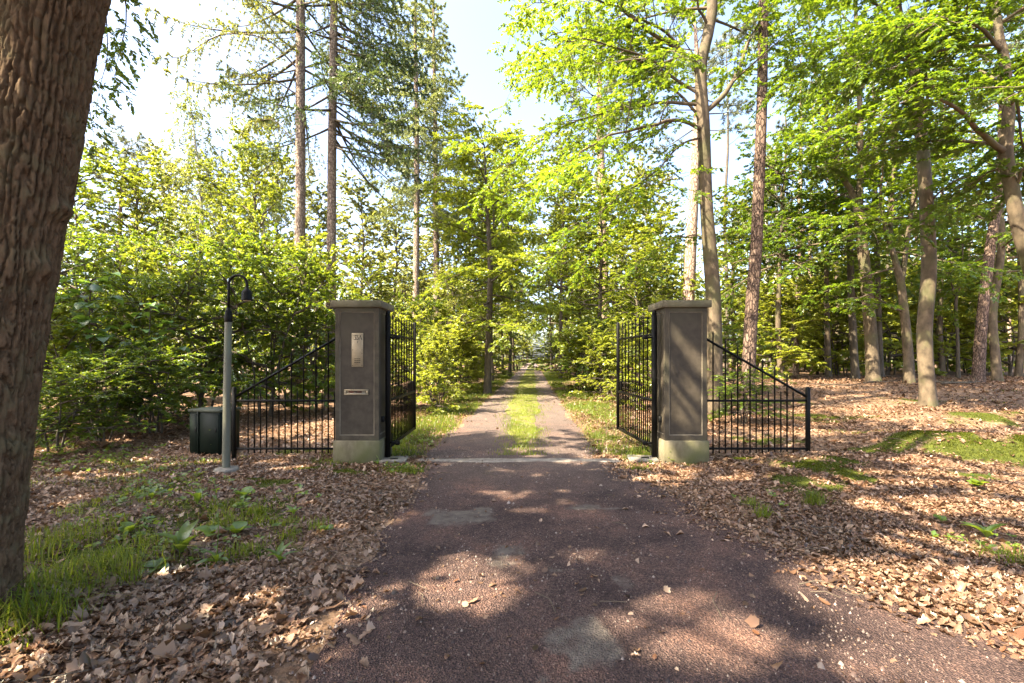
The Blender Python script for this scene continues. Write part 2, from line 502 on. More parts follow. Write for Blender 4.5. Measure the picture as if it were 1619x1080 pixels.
def floor_material():
    m, nt, out = new_mat("forest_floor")
    geo = N(nt, "ShaderNodeNewGeometry")
    v1 = N(nt, "ShaderNodeTexVoronoi", i_Scale=17.0); v2 = N(nt, "ShaderNodeTexVoronoi", i_Scale=31.0)
    nzw = N(nt, "ShaderNodeTexNoise", i_Scale=22.0, i_Detail=3.0); nt.links.new(geo.outputs["Position"], nzw.inputs["Vector"])
    wv = N(nt, "ShaderNodeVectorMath", operation='MULTIPLY_ADD'); wv.inputs[1].default_value = (.05, .05, .05)
    nt.links.new(nzw.outputs["Color"], wv.inputs[0]); nt.links.new(geo.outputs["Position"], wv.inputs[2])
    for v in (v1, v2):
        nt.links.new(wv.outputs[0], v.inputs["Vector"])
    litter = ramp(nt, [(0, (.05, .030, .02)), (.3, (.13, .08, .05)), (.55, (.22, .145, .095)), (.8, (.30, .21, .15)), (1, (.12, .06, .035))], v1.outputs["Color"]).outputs[0]
    l2 = ramp(nt, [(0, (.06, .035, .022)), (.5, (.19, .12, .078)), (1, (.28, .19, .13))], v2.outputs["Color"]).outputs[0]
    col = mixc(nt, .45, litter, l2)
    big = N(nt, "ShaderNodeTexNoise", i_Scale=.7, i_Detail=5.0); nt.links.new(geo.outputs["Position"], big.inputs["Vector"])
    f = ramp(nt, [(.35, (.62, .58, .55)), (.65, (1.1, 1.1, 1.1))], big.outputs[0])
    col = mixc(nt, 1.0, col, f.outputs[0], 'MULTIPLY')
    at = N(nt, "ShaderNodeAttribute", attribute_name="green")
    fine = N(nt, "ShaderNodeTexNoise", i_Scale=14.0, i_Detail=6.0, i_Roughness=.7); nt.links.new(geo.outputs["Position"], fine.inputs["Vector"])
    ad = N(nt, "ShaderNodeMath", operation='MULTIPLY_ADD'); ad.inputs[1].default_value = 1.6
    sb = N(nt, "ShaderNodeMath", operation='SUBTRACT'); sb.inputs[1].default_value = .85
    nt.links.new(at.outputs["Fac"], ad.inputs[0]); nt.links.new(fine.outputs[0], ad.inputs[2]); nt.links.new(ad.outputs[0], sb.inputs[0])
    gm = ramp(nt, [(.0, (0, 0, 0)), (.45, (1, 1, 1))], sb.outputs[0])
    gcol = ramp(nt, [(.3, (.028, .036, .008)), (.7, (.080, .090, .014))], fine.outputs[0]).outputs[0]
    col = mixc(nt, gm.outputs[0], col, gcol)
    b = N(nt, "ShaderNodeBsdfPrincipled", i_Roughness=.95); b.inputs["Specular IOR Level"].default_value = .12
    nt.links.new(col, b.inputs["Base Color"])
    bp = N(nt, "ShaderNodeBump", i_Strength=.9, i_Distance=.03)
    sm = N(nt, "ShaderNodeMath", operation='ADD'); nt.links.new(v1.outputs["Distance"], sm.inputs[0]); nt.links.new(fine.outputs[0], sm.inputs[1])
    nt.links.new(sm.outputs[0], bp.inputs["Height"]); nt.links.new(bp.outputs[0], b.inputs["Normal"])
    nt.links.new(b.outputs[0], out.inputs[0])
    return m


xs = axis(-420, 420, -9, 14, .18, 1.12)
ys = axis(-260, 620, -2, 13, .18, 1.12)
X, Y = np.meshgrid(xs, ys)
Z = gz(X, Y)
g = Geo()
nx, ny = len(xs), len(ys)
i, j = np.meshgrid(np.arange(ny - 1), np.arange(nx - 1), indexing='ij')
g.add(np.stack([X, Y, Z], -1), np.stack([i * nx + j, i * nx + j + 1, (i + 1) * nx + j + 1, (i + 1) * nx + j], -1).reshape(-1, 4))
ground = g.build("forest_floor", floor_material(), smooth=True)
tag(ground, "brown leaf-strewn forest floor with mossy green patches", None, None, "structure")
a = ground.data.attributes.new("green", 'FLOAT', 'POINT')
meadow = sstep(95, 110, Y)
a.data.foreach_set("value", np.maximum(np.maximum(moss_mask(X, Y), .85 * grass_mask(X, Y)), meadow).astype(np.float32).ravel())


def drive_material():
    m, nt, out = new_mat("gravel_drive")
    geo = N(nt, "ShaderNodeNewGeometry")
    P = geo.outputs["Position"]
    pe = N(nt, "ShaderNodeTexVoronoi", i_Scale=95.0); nt.links.new(P, pe.inputs["Vector"])
    pe2 = N(nt, "ShaderNodeTexVoronoi", i_Scale=210.0); nt.links.new(P, pe2.inputs["Vector"])
    c = ramp(nt, [(0, (.018, .012, .011)), (.40, (.060, .038, .034)), (.75, (.130, .082, .068)), (1, (.30, .21, .165))], pe.outputs["Color"]).outputs[0]
    c2 = ramp(nt, [(0, (.020, .013, .013)), (.55, (.072, .048, .043)), (1, (.25, .175, .14))], pe2.outputs["Color"]).outputs[0]
    col = mixc(nt, .5, c, c2)
    nz = N(nt, "ShaderNodeTexNoise", i_Scale=1.3, i_Detail=7.0, i_Roughness=.65); nt.links.new(P, nz.inputs["Vector"])
    f = ramp(nt, [(.30, (.42, .40, .45)), (.5, (1, .95, .96)), (.66, (1.9, 1.6, 1.4))], nz.outputs[0])
    col = mixc(nt, 1.0, col, f.outputs[0], 'MULTIPLY')
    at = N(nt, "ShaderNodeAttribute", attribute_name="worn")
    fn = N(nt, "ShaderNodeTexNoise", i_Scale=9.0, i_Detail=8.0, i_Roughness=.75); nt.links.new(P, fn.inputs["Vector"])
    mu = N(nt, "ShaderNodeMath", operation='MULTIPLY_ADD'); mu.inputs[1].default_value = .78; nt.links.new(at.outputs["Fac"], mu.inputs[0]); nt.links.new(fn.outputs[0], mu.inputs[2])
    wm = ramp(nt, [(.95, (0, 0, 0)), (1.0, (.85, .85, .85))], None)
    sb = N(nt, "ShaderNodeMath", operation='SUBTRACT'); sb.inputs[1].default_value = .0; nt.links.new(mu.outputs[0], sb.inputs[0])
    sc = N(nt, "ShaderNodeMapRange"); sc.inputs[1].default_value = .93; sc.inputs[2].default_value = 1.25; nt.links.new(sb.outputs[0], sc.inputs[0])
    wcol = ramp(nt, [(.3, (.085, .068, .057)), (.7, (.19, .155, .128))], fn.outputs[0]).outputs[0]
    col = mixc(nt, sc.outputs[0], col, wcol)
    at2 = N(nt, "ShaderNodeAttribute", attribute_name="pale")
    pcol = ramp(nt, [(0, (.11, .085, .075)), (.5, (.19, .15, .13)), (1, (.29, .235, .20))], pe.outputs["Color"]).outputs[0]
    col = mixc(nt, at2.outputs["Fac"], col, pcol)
    b = N(nt, "ShaderNodeBsdfPrincipled", i_Roughness=.9); b.inputs["Specular IOR Level"].default_value = .2
    nt.links.new(col, b.inputs["Base Color"])
    bp = N(nt, "ShaderNodeBump", i_Strength=1.0, i_Distance=.02)
    sm = N(nt, "ShaderNodeMath", operation='ADD'); nt.links.new(pe.outputs["Distance"], sm.inputs[0]); nt.links.new(fn.outputs[0], sm.inputs[1])
    nt.links.new(sm.outputs[0], bp.inputs["Height"]); nt.links.new(bp.outputs[0], b.inputs["Normal"])
    nt.links.new(b.outputs[0], out.inputs[0])
    return m


def drive_edges(y):
    c = road_c(y)
    k = .16 * (fbm(y * 1.3, y * 0 + 3, 71) - .5) * 2
    k2 = .16 * (fbm(y * 1.3, y * 0 + 8, 72) - .5) * 2
    left = np.where(y < 6.7, -1.15 - .03 * np.maximum(y - 2, 0), c - 1.40) + k
    flare = 1.62 + .10 * np.maximum(6.7 - y, 0) + .055 * np.maximum(6.0 - np.maximum(y, -3), 0) ** 2
    right = np.where(y < 6.7, flare, c + 1.40) + k2
    return left, right


dy = np.concatenate([np.arange(-6, 10, .1), np.geomspace(10, 125, 90)])
L_, R_ = drive_edges(dy)
nc = 49
u = np.linspace(0, 1, nc)
DX = L_[:, None] * (1 - u) + R_[:, None] * u
DY = np.repeat(dy[:, None], nc, 1)
edge = np.minimum(u, 1 - u) * (R_ - L_)[:, None]
DZ = gz(DX, DY) + .010 - .018 * (1 - sstep(0, .25, edge)) + .012 * (fbm(DX * 1.2, DY * 1.2, 91) - .5)
g = Geo()
i, j = np.meshgrid(np.arange(len(dy) - 1), np.arange(nc - 1), indexing='ij')
g.add(np.stack([DX, DY, DZ], -1), np.stack([i * nc + j, i * nc + j + 1, (i + 1) * nc + j + 1, (i + 1) * nc + j], -1).reshape(-1, 4))
drive = g.build("gravel_drive", drive_material(), smooth=True)
tag(drive, "dark reddish gravel drive running through the gate into the wood", None, None, "structure")
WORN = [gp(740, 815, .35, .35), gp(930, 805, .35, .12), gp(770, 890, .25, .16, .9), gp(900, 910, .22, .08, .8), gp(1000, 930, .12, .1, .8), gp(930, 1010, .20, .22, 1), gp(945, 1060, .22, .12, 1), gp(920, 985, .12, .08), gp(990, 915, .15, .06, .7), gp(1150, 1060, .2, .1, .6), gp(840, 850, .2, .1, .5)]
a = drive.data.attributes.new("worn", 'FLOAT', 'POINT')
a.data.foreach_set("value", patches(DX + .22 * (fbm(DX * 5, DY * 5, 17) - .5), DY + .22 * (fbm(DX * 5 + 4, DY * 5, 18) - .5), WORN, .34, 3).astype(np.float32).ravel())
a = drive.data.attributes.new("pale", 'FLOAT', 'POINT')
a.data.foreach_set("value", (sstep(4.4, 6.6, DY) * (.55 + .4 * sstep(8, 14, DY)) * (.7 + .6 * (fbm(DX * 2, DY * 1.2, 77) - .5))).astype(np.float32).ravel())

# grassy strip between the wheel tracks
sy = np.concatenate([np.arange(7.6, 12, .12), np.geomspace(12, 110, 70)])
hw = (.30 + .26 * sstep(8, 15, sy)) * (.25 + .75 * sstep(7.5, 9.0, sy)) + .14 * (fbm(sy * 1.1, sy * 0, 15) - .5) * 2
cc = road_c(sy) + .06 + .10 * (1 - sstep(9, 14, sy))
u = np.linspace(-1, 1, 9)
SX = cc[:, None] + hw[:, None] * u
SY = np.repeat(sy[:, None], 9, 1)
SZ = gz(SX, SY) + .014 + .02 * (1 - u ** 2)[None] - .02 * (np.abs(u) > .9)[None]
g = Geo()
i, j = np.meshgrid(np.arange(len(sy) - 1), np.arange(8), indexing='ij')
g.add(np.stack([SX, SY, SZ], -1), np.stack([i * 9 + j, i * 9 + j + 1, (i + 1) * 9 + j + 1, (i + 1) * 9 + j], -1).reshape(-1, 4))
strip = g.build("grass_strip", rough_mat("grass_soil", (.11, .085, .055), (.12, .135, .024), 5, sharp=(.38, .56), bump=.8, dist=.03, rough=.95, spec=.1), smooth=True)
tag(strip, "grassy strip between the two wheel tracks of the drive", None, None, "structure")

# worn concrete sill across the opening
g = Geo()
tx = np.linspace(-1.35, 1.55, 60)
ty = 6.62 + .015 * np.sin(tx * 3)
w_ = .10 + .05 * (fbm(tx * 3, tx * 0, 4) - .5) * 2
tv = np.concatenate([np.stack([tx, ty - w_, np.full(60, .013)], 1), np.stack([tx, ty - w_ + .02, np.full(60, .021)], 1), np.stack([tx, ty + w_ - .02, np.full(60, .021)], 1), np.stack([tx, ty + w_, np.full(60, .013)], 1)])
k = np.arange(59)
g.add(tv, np.concatenate([np.stack([r * 60 + k, r * 60 + k + 1, (r + 1) * 60 + k + 1, (r + 1) * 60 + k], 1) for r in range(3)]))
sill = g.build("threshold_strip", rough_mat("worn_concrete", (.12, .10, .085), (.25, .22, .185), 14, bump=.5, dist=.01, sharp=(.3, .7)))
tag(sill, "worn concrete sill set flush across the drive between the gates", None, None, "structure")

# ----------------------------------------------------------------------------- gate pillars
M["stone"] = rough_mat("dark_bluestone", (.034, .027, .019), (.066, .053, .038), 5, bump=.25, dist=.004, rough=.7, c3=(.055, .048, .030), bscale=90, detail=9)
M["stone_frame"] = rough_mat("bluestone_border", (.043, .035, .024), (.078, .064, .044), 7, bump=.25, dist=.004, rough=.75, c3=(.075, .07, .04), bscale=90)
M["stone_edge"] = rough_mat("chiselled_edge", (.095, .08, .055), (.155, .13, .094), 9, bump=.3, dist=.003, rough=.8)
M["cap"] = rough_mat("mossy_cap_stone", (.09, .076, .05), (.155, .135, .092), 7, bump=.4, dist=.006, rough=.85, c3=(.10, .10, .045), bscale=60)
M["plinth"] = rough_mat("algae_concrete", (.10, .085, .052), (.18, .155, .102), 6, (1, 1, .5), .4, .006, .9, c3=(.10, .10, .038), bscale=60)
M["steel"] = rough_mat("brushed_steel", (.24, .19, .115), (.31, .25, .16), 12, bump=.05, dist=.001, rough=.5, metal=.3, spec=.5)
M["black_metal"] = rough_mat("black_painted_metal", (.0022, .0020, .0018), (.0048, .0044, .004), 30, bump=.12, dist=.001, rough=.5, spec=.14)
M["black_plastic"] = rough_mat("black_plastic", (.003, .003, .003), (.005, .005, .005), 30, bump=0, rough=.5)
M["red_print"] = rough_mat("red_notice", (.07, .022, .014), (.11, .035, .022), 40, bump=0, rough=.6)
M["paper"] = rough_mat("white_paper", (.34, .30, .23), (.42, .37, .29), 40, bump=0, rough=.7)
M["ink"] = rough_mat("engraved_black", (.012, .011, .010), (.02, .018, .016), 40, bump=0, rough=.6)


def panel_face(gf, ge, gp_, o, ux, w, h, z0, fw, rec):
    """one side of the shaft: raised border, thin chiselled edge round a recessed panel. o: lower-left corner, ux: unit vector along"""
    ux = np.array(ux, float); n = np.cross(ux, UP)
    def P(a, b, d):
        return np.array(o, float) + ux * a + UP * (b - z0) - n * d
    e = .012
    def ring(gx, a0, b0, a1, b1, c0, e0, c1, e1, d0, d1):
        V = [P(a0, b0, d0), P(a1, b0, d0), P(a1, b1, d0), P(a0, b1, d0), P(c0, e0, d1), P(c1, e0, d1), P(c1, e1, d1), P(c0, e1, d1)]
        gx.add(V, [(0, 1, 5, 4), (1, 2, 6, 5), (2, 3, 7, 6), (3, 0, 4, 7)])
    za, zb = z0, z0 + h
    ring(gf, 0, za, w, zb, fw, za + fw * 1.15, w - fw, zb - fw, 0, 0)
    ring(ge, fw, za + fw * 1.15, w - fw, zb - fw, fw + e, za + fw * 1.15 + e, w - fw - e, zb - fw - e, 0, rec)
    gp_.add([P(fw + e, za + fw * 1.15 + e, rec), P(w - fw - e, za + fw * 1.15 + e, rec), P(w - fw - e, zb - fw - e, rec), P(fw + e, zb - fw - e, rec)], [(0, 1, 2, 3)])


def make_pillar(x0, x1, y0, label):
    w = x1 - x0
    c = ((x0 + x1) / 2, y0 + w / 2, 0)
    t = thing("gate_pillar", label, "gate pillar", c)
    g = Geo(); g.box((0, 0, .16 - .05), (w + .05, w + .05, .42), bev=.012); g.build("plinth", M["plinth"], t)
    gf, ge, gpn = Geo(), Geo(), Geo()
    h2 = w / 2
    zs, hs = .322, 1.90
    for o, ux in (((-h2, -h2, zs), (1, 0, 0)), ((h2, -h2, zs), (0, 1, 0)), ((h2, h2, zs), (-1, 0, 0)), ((-h2, h2, zs), (0, -1, 0))):
        panel_face(gf, ge, gpn, o, ux, w, hs, zs, .062, .014)
    sh = gpn.build("shaft", M["stone"], t)
    gf.build("border", M["stone_frame"], sh); ge.build("border_edge", M["stone_edge"], sh)
    g = Geo(); g.box((0, 0, 2.222 + .05), (w + .10, w + .10, .098), bev=.004)
    cp = g.build("cap", M["cap"], t)
    return t


LP = make_pillar(-2.525, -1.905, 6.5, "square dark stone gate pillar with the 33A plate and letter slot")
RP = make_pillar(2.185, 2.785, 6.5, "square dark stone gate pillar with a bare front beside the mossy ground")
# intercom plate, letters and slot on the left pillar (local to its centre)
fy = -.31 + .014 - .001
g = Geo(); g.box((0, fy - .004, 1.615), (.165, .010, .485), bev=.003)
plate = g.build("intercom_plate", M["steel"], LP)
plate.location = (.005, 0, 0)


def stroke(g, pts, wd, y):
    """flat raised stroke of varying width along 2-D points"""
    pts = np.array(pts, float); wd = np.broadcast_to(np.array(wd, float), (len(pts),))
    t = nrm(np.gradient(pts, axis=0)); n = np.stack([-t[:, 1], t[:, 0]], 1)
    A, B = pts + n * wd[:, None] / 2, pts - n * wd[:, None] / 2
    k = len(pts)
    V = [(p[0], y, p[1]) for p in A] + [(p[0], y, p[1]) for p in B] + [(p[0], y + .0015, p[1]) for p in A] + [(p[0], y + .0015, p[1]) for p in B]
    F = []
    for i in range(k - 1):
        F += [(i, i + 1, k + i + 1, k + i), (i, 2 * k + i, 2 * k + i + 1, i + 1), (k + i, k + i + 1, 3 * k + i + 1, 3 * k + i)]
    g.add(V, F)


def digit_three(ox, oz, s, y):
    g = Geo()
    th = np.linspace(math.radians(95), math.radians(-150), 18)
    bowl = [(ox + s * (.26 + .27 * math.cos(a)), oz + s * (.30 + .31 * math.sin(a))) for a in th]
    stroke(g, bowl, s * (.07 + .07 * np.sin(np.linspace(0, math.pi, 18))), y)
    stroke(g, [(ox + s * .48, oz + s * .96), (ox + s * .24, oz + s * .60)], s * .07, y)
    stroke(g, [(ox + s * .04, oz + s * .96), (ox + s * .52, oz + s * .96)], s * .09, y - .0004)
    stroke(g, [(ox + s * .06, oz + s * .98), (ox + s * .03, oz + s * .82)], s * .05, y - .0002)
    return g


def letter_a(ox, oz, s, y):
    g = Geo()
    stroke(g, [(ox + s * .36, oz + s * 1.0), (ox + s * .08, oz)], s * .06, y)
    stroke(g, [(ox + s * .34, oz + s * 1.0), (ox + s * .66, oz)], s * .14, y - .0003)
    stroke(g, [(ox + s * .18, oz + s * .33), (ox + s * .54, oz + s * .33)], s * .06, y - .0006)
    stroke(g, [(ox - s * .04, oz + s * .02), (ox + s * .22, oz + s * .02)], s * .05, y - .0005)
    stroke(g, [(ox + s * .5, oz + s * .02), (ox + s * .82, oz + s * .02)], s * .05, y - .0008)
    return g


yt = fy - .0108
for nm, gg in (("numeral", digit_three(-.055, 1.762, .066, yt)), ("numeral", digit_three(-.020, 1.762, .066, yt)), ("letter", letter_a(.019, 1.762, .066, yt))):
    gg.build(nm, M["ink"], plate)
g = Geo(); stroke(g, [(0, 1.727), (0, 1.741)], [.002, .013], yt); stroke(g, [(0, 1.713), (0, 1.727)], [.013, .002], yt - .0002)
g.build("call_button", M["ink"], plate)
for k in range(3):
    g = Geo()
    for a0, a1 in ((-.042, -.016), (-.013, .013), (.016, .042)):
        stroke(g, [(a0, 1.488 - k * .026), (a1, 1.488 - k * .026)], .008, yt)
    g.build("speaker_slot", M["ink"], plate)
for sx, sz in ((-.066, 1.395), (.066, 1.395), (-.066, 1.615), (.066, 1.615), (.066, 1.56), (-.066, 1.83), (.066, 1.83)):
    g = Geo(); g.tube([(sx, yt - .002, sz), (sx, yt + .004, sz)], .005, 8); g.build("screw", M["black_metal"], plate)
g = Geo()
ow, oh, iw, ih = .345, .078, .285, .040
zc = 1.012
for (cx, cz, sx, sz) in ((0, zc + (oh + ih) / 4, ow, (oh - ih) / 2), (0, zc - (oh + ih) / 4, ow, (oh - ih) / 2), (-(ow + iw) / 4, zc, (ow - iw) / 2, ih), ((ow + iw) / 4, zc, (ow - iw) / 2, ih)):
    g.box((cx, fy - .009, cz), (sx, .020, sz), bev=.003)
slot = g.build("letter_slot", M["steel"], LP)
slot.location = (-.01, 0, 0)
g = Geo(); g.box((0, fy - .002, zc), (iw, .006, ih)); g.build("flap", M["steel"], slot)
g = Geo(); g.box((-.018, fy - .0065, zc + .002), (.19, .003, .022)); g.build("notice", M["red_print"], slot)
g = Geo(); g.box((-.01, fy - .0085, zc + .004), (.045, .002, .014)); g.build("notice_hole", M["ink"], slot)
g = Geo(); g.box((0, fy - .010, zc - .016), (.27, .006, .007)); g.build("flap_lip", M["paper"], slot)
# cable boxes low on the inner faces, and gate bolts (parts of the pillars)
for P_, sgn, w in ((LP, 1, .62), (RP, -1, .60)):
    g = Geo(); g.box((sgn * (w / 2 + .004), -.10, .60), (.05, .055, .085), bev=.006); g.build("cable_box", M["black_plastic"], P_)

# ----------------------------------------------------------------------------- gates and fence panels
def picket_mesh(name, z0, z1, r):
    g = Geo()
    g.tube([(0, 0, z0), (0, 0, z1 - .05), (0, 0, z1 - .035), (0, 0, z1)], [r, r, r * 1.02, r * .12], 8)
    return g.mesh(name, M["black_metal"], True)


def make_gate(hx, sgn, rz, label):
    """leaf hinged at (hx, 6.72), swung open away from the camera; local +X runs along the leaf"""
    t = thing("gate_leaf", label, "gate", (hx, 6.72, 0), rz)
    Lg = 1.86
    g = Geo(); g.box((0, 0, 1.075), (.07, .07, 2.13), bev=.012)
    g.lathe([(.035, 2.14), (.036, 2.155), (.028, 2.185), (.014, 2.20), (.0, 2.205)], 12)
    hp = g.build("hinge_post", M["black_metal"], t)
    for z in (1.80, .25):
        g = Geo(); g.tube([(0, 0, z), (-.02, sgn * .13, z)], .016, 8); g.box((-.02, sgn * .15, z), (.07, .06, .055), bev=.008)
        g.build("hinge", M["black_metal"], hp)
    g = Geo(); g.box((Lg, 0, 1.165), (.05, .05, 2.01), bev=.008); g.build("end_stile", M["black_metal"], t)
    for nm, z, hgt in (("top_rail", 1.85, .035), ("middle_rail", .87, .04), ("bottom_rail", .18, .05)):
        g = Geo(); g.box((Lg / 2, 0, z), (Lg - .085, .03, hgt), bev=.005); g.build(nm, M["black_metal"], t)
    tall = picket_mesh("tall_picket", .20, 2.16, .0105); short = picket_mesh("short_picket", .20, 1.09, .0095)
    n = 19
    for k in range(n):
        x = .085 + (Lg - .17) * k / (n - 1)
        o = link("picket", tall if k % 2 == 0 else short, t, (x, 0, 0))
    g = Geo(); g.box((Lg - .02, -sgn * .05, .98), (.10, .05, .17), bev=.008)
    g.build("lock_case", M["black_metal"], t)
    return t


make_gate(-1.83, -1, math.radians(90.2), "black iron gate leaf standing open beside the pillar with the 33A plate")
make_gate(2.10, 1, math.radians(93.2), "black iron gate leaf standing open beside the bare sunlit pillar")


def make_fence(xa, xb, label):
    """sloping railing from the pillar side xa out to the end post xb"""
    t = thing("fence_panel", label, "fence", ((xa + xb) / 2, 6.83, 0))
    off = -(xa + xb) / 2
    a, b = xa + off, xb + off
    s = 1 if b > a else -1
    L = abs(b - a)
    zt0, zt1 = 1.84, .92
    g = Geo(); g.tube([(a, 0, zt0), (b - s * .02, 0, zt1)], .019, 4); g.build("sloping_rail", M["black_metal"], t)
    for nm, z in (("middle_rail", .86), ("bottom_rail", .14)):
        g = Geo(); g.box(((a + b) / 2, 0, z), (L - .03, .022, .032), bev=.004); g.build(nm, M["black_metal"], t)
    g = Geo(); g.box((b, 0, .52), (.055, .055, 1.06), bev=.008)
    g.lathe([(.028, 1.049), (.02, 1.065), (0, 1.07)], 10, c=(b, 0, 0)); g.build("end_post", M["black_metal"], t)
    sm = picket_mesh("short_picket", .07, 1.01, .0095)
    n = 16
    for k in range(n):
        x = a + s * (.012 + .0925 * k)
        if abs(x - a) > L - .05:
            break
        if k % 2 == 0:
            top = zt0 + (zt1 - zt0) * abs(x - a) / L + .18
            link("tall_picket", picket_mesh("tall_picket", .07, top, .011), t, (x, 0, 0))
        else:
            link("short_picket", sm, t, (x, 0, 0))
    return t


make_fence(-2.56, -4.17, "black sloping iron railing between the lamp post and the 33A pillar")
make_fence(2.82, 4.44, "black sloping iron railing running from the bare pillar to the mossy hump")

M["slab"] = rough_mat("slab_concrete", (.14, .125, .10), (.23, .205, .17), 16, bump=.4, dist=.005)
for (x, y, rz, lab) in ((-1.74, 6.62, .12, "small concrete slab at the foot of the open gate by the 33A pillar"), (1.92, 6.70, -.1, "small concrete slab with a dark socket at the foot of the right gate")):
    t = thing("gate_slab", lab, "ground slab", (x, y, 0), rz)
    g = Geo(); g.box((0, 0, .012), (.42, .30, .06), bev=.01); g.build("slab", M["slab"], t)
    g = Geo(); g.box((.03, -.04, .043), (.11, .06, .012), bev=.003); g.build("socket", M["black_metal"], t)

# ----------------------------------------------------------------------------- lamp post and cabinet
M["pole"] = rough_mat("grey_green_pole", (.085, .085, .06), (.135, .135, .10), 6, (1, 1, .3), .15, .003, .55, c3=(.14, .17, .11), spec=.4)
M["lens"] = rough_mat("lamp_lens", (.45, .43, .38), (.55, .52, .46), 20, bump=0, rough=.3)
lx, ly = -3.80, 6.05
t = thing("lamp_post", "slim grey lamp post with a small black hooded head on a hooked arm", "lamp post", (lx, ly, float(gz(lx, ly))))
g = Geo(); g.lathe([(0, .06), (.075, .06), (.135, .052), (.15, .035), (.15, -.04)][::-1], 10); g.build("foot", M["slab"], t)
g = Geo(); g.tube([(0, 0, .03), (.012, 0, 1.1), (.03, 0, 2.0)], [.049, .046, .043], 20, caps=False); g.build("pole", M["pole"], t, True)
g = Geo(); g.lathe([(.044, 1.99), (.049, 2.0), (.049, 2.06), (.044, 2.09), (.044, 2.12), (.030, 2.145), (.022, 2.18), (.0, 2.19)], 18, c=(.031, 0, 0)); g.build("collar", M["black_metal"], t, True)
th = np.linspace(math.pi, -.12, 22)
arm = [(.033, 0, 2.15), (.034, 0, 2.35), (.035, 0, 2.49)] + [(.035 + .122 + .122 * math.cos(a), 0, 2.49 + .122 * math.sin(a)) for a in th] 
arm.append((.277, 0, 2.44))
g = Geo(); g.tube(arm, .0165, 12); g.build("hooked_arm", M["black_metal"], t, True)
g = Geo(); g.lathe([(.018, 2.46), (.022, 2.44), (.03, 2.425), (.055, 2.40), (.062, 2.375), (.064, 2.30), (.069, 2.285), (.069, 2.275), (.058, 2.275), (.056, 2.30)], 22, c=(.277, 0, 0))
hd = g.build("lamp_head", M["black_metal"], t, True)
g = Geo(); g.lathe([(.057, 2.29), (.045, 2.272), (.0, 2.265)], 18, c=(.277, 0, 0)); g.build("lens", M["lens"], hd, True)

M["cabinet"] = rough_mat("dark_green_paint", (.0022, .006, .0035), (.0045, .010, .006), 18, bump=.15, dist=.002, rough=.5, spec=.15)
M["cabinet_top"] = rough_mat("pale_green_lid", (.03, .036, .024), (.07, .075, .052), 9, bump=.15, dist=.002, rough=.6)  # lid is paler than the cabinet body
ux, uy = -4.86, 7.45
t = thing("utility_cabinet", "dark green utility cabinet half hidden behind the lamp post", "cabinet", (ux, uy, float(gz(ux, uy)) - .02), math.radians(-12))
g = Geo(); g.box((0, 0, .37), (.58, .40, .66), bev=.01); g.build("body", M["cabinet"], t)
g = Geo(); g.box((0, 0, .02), (.54, .36, .10)); g.build("plinth", M["black_plastic"], t)
g = Geo(); g.box((0, 0, .722), (.62, .44, .045), bev=.012); g.build("lid", M["cabinet_top"], t)
for sx, wdt in ((-.205, .14), (.095, .36)):
    g = Geo(); g.box((sx, -.204, .37), (wdt, .014, .60), bev=.004); d = g.build("door", M["cabinet"], t)
    g = Geo(); g.box((sx + wdt * .36, -.215, .42), (.02, .012, .07), bev=.003); g.build("handle", M["black_plastic"], d)
g = Geo(); g.box((-.11, -.212, .36), (.025, .02, .70), bev=.003); g.build("door_post", M["cabinet"], t)

# ----------------------------------------------------------------------------- plant builders
def resample(P, step, t0=0.0):
    P = np.asarray(P, float)
    seg = np.linalg.norm(np.diff(P, axis=0), axis=1)
    s = np.concatenate([[0], np.cumsum(seg)])
    n = max(2, int(s[-1] * (1 - t0) / step))
    q = t0 * s[-1] + (np.arange(n) + .5) / n * s[-1] * (1 - t0)
    out = np.stack([np.interp(q, s, P[:, k]) for k in range(3)], 1)
    T = nrm(np.stack([np.interp(q, s, np.gradient(P[:, k], s + np.arange(len(s)) * 1e-9)) for k in range(3)], 1))
    return out, T, q / s[-1], s[-1]


def smooth_path(P, n=24):
    """Catmull-Rom through the control points (any number of columns)"""
    P = np.asarray(P, float)
    if len(P) < 3:
        t = np.linspace(0, 1, n)[:, None]
        return P[0] * (1 - t) + P[-1] * t
    Q = np.concatenate([[2 * P[0] - P[1]], P, [2 * P[-1] - P[-2]]])
    u = np.linspace(0, len(P) - 1 - 1e-6, n)
    i = u.astype(int); t = (u - i)[:, None]
    a, b, c, d = Q[i], Q[i + 1], Q[i + 2], Q[i + 3]
    return .5 * (2 * b + (c - a) * t + (2 * a - 5 * b + 4 * c - d) * t ** 2 + (3 * b - a - 3 * c + d) * t ** 3)


def side_shoots(rng, p, T, sign, alpha=(38, 62), flat=.35):
    """directions of shoots leaving points p (tangents T), alternating left and right in a near-level plane"""
    n = len(p)
    s = np.cross(T, UP[None])
    steep = np.linalg.norm(s, axis=1, keepdims=True) < .35
    rnd = nrm(rng.normal(size=(n, 3)))
    s = nrm(np.where(steep, np.cross(T, rnd), s))
    b = nrm(np.cross(s, T))
    ph = rng.normal(size=n) * flat + np.where(steep[:, 0], rng.uniform(0, 6.28, n), 0)
    s = s * (np.cos(ph) * sign)[:, None] + b * np.sin(ph)[:, None]
    al = np.radians(rng.uniform(alpha[0], alpha[1], n))
    return nrm(T * np.cos(al)[:, None] + s * np.sin(al)[:, None])


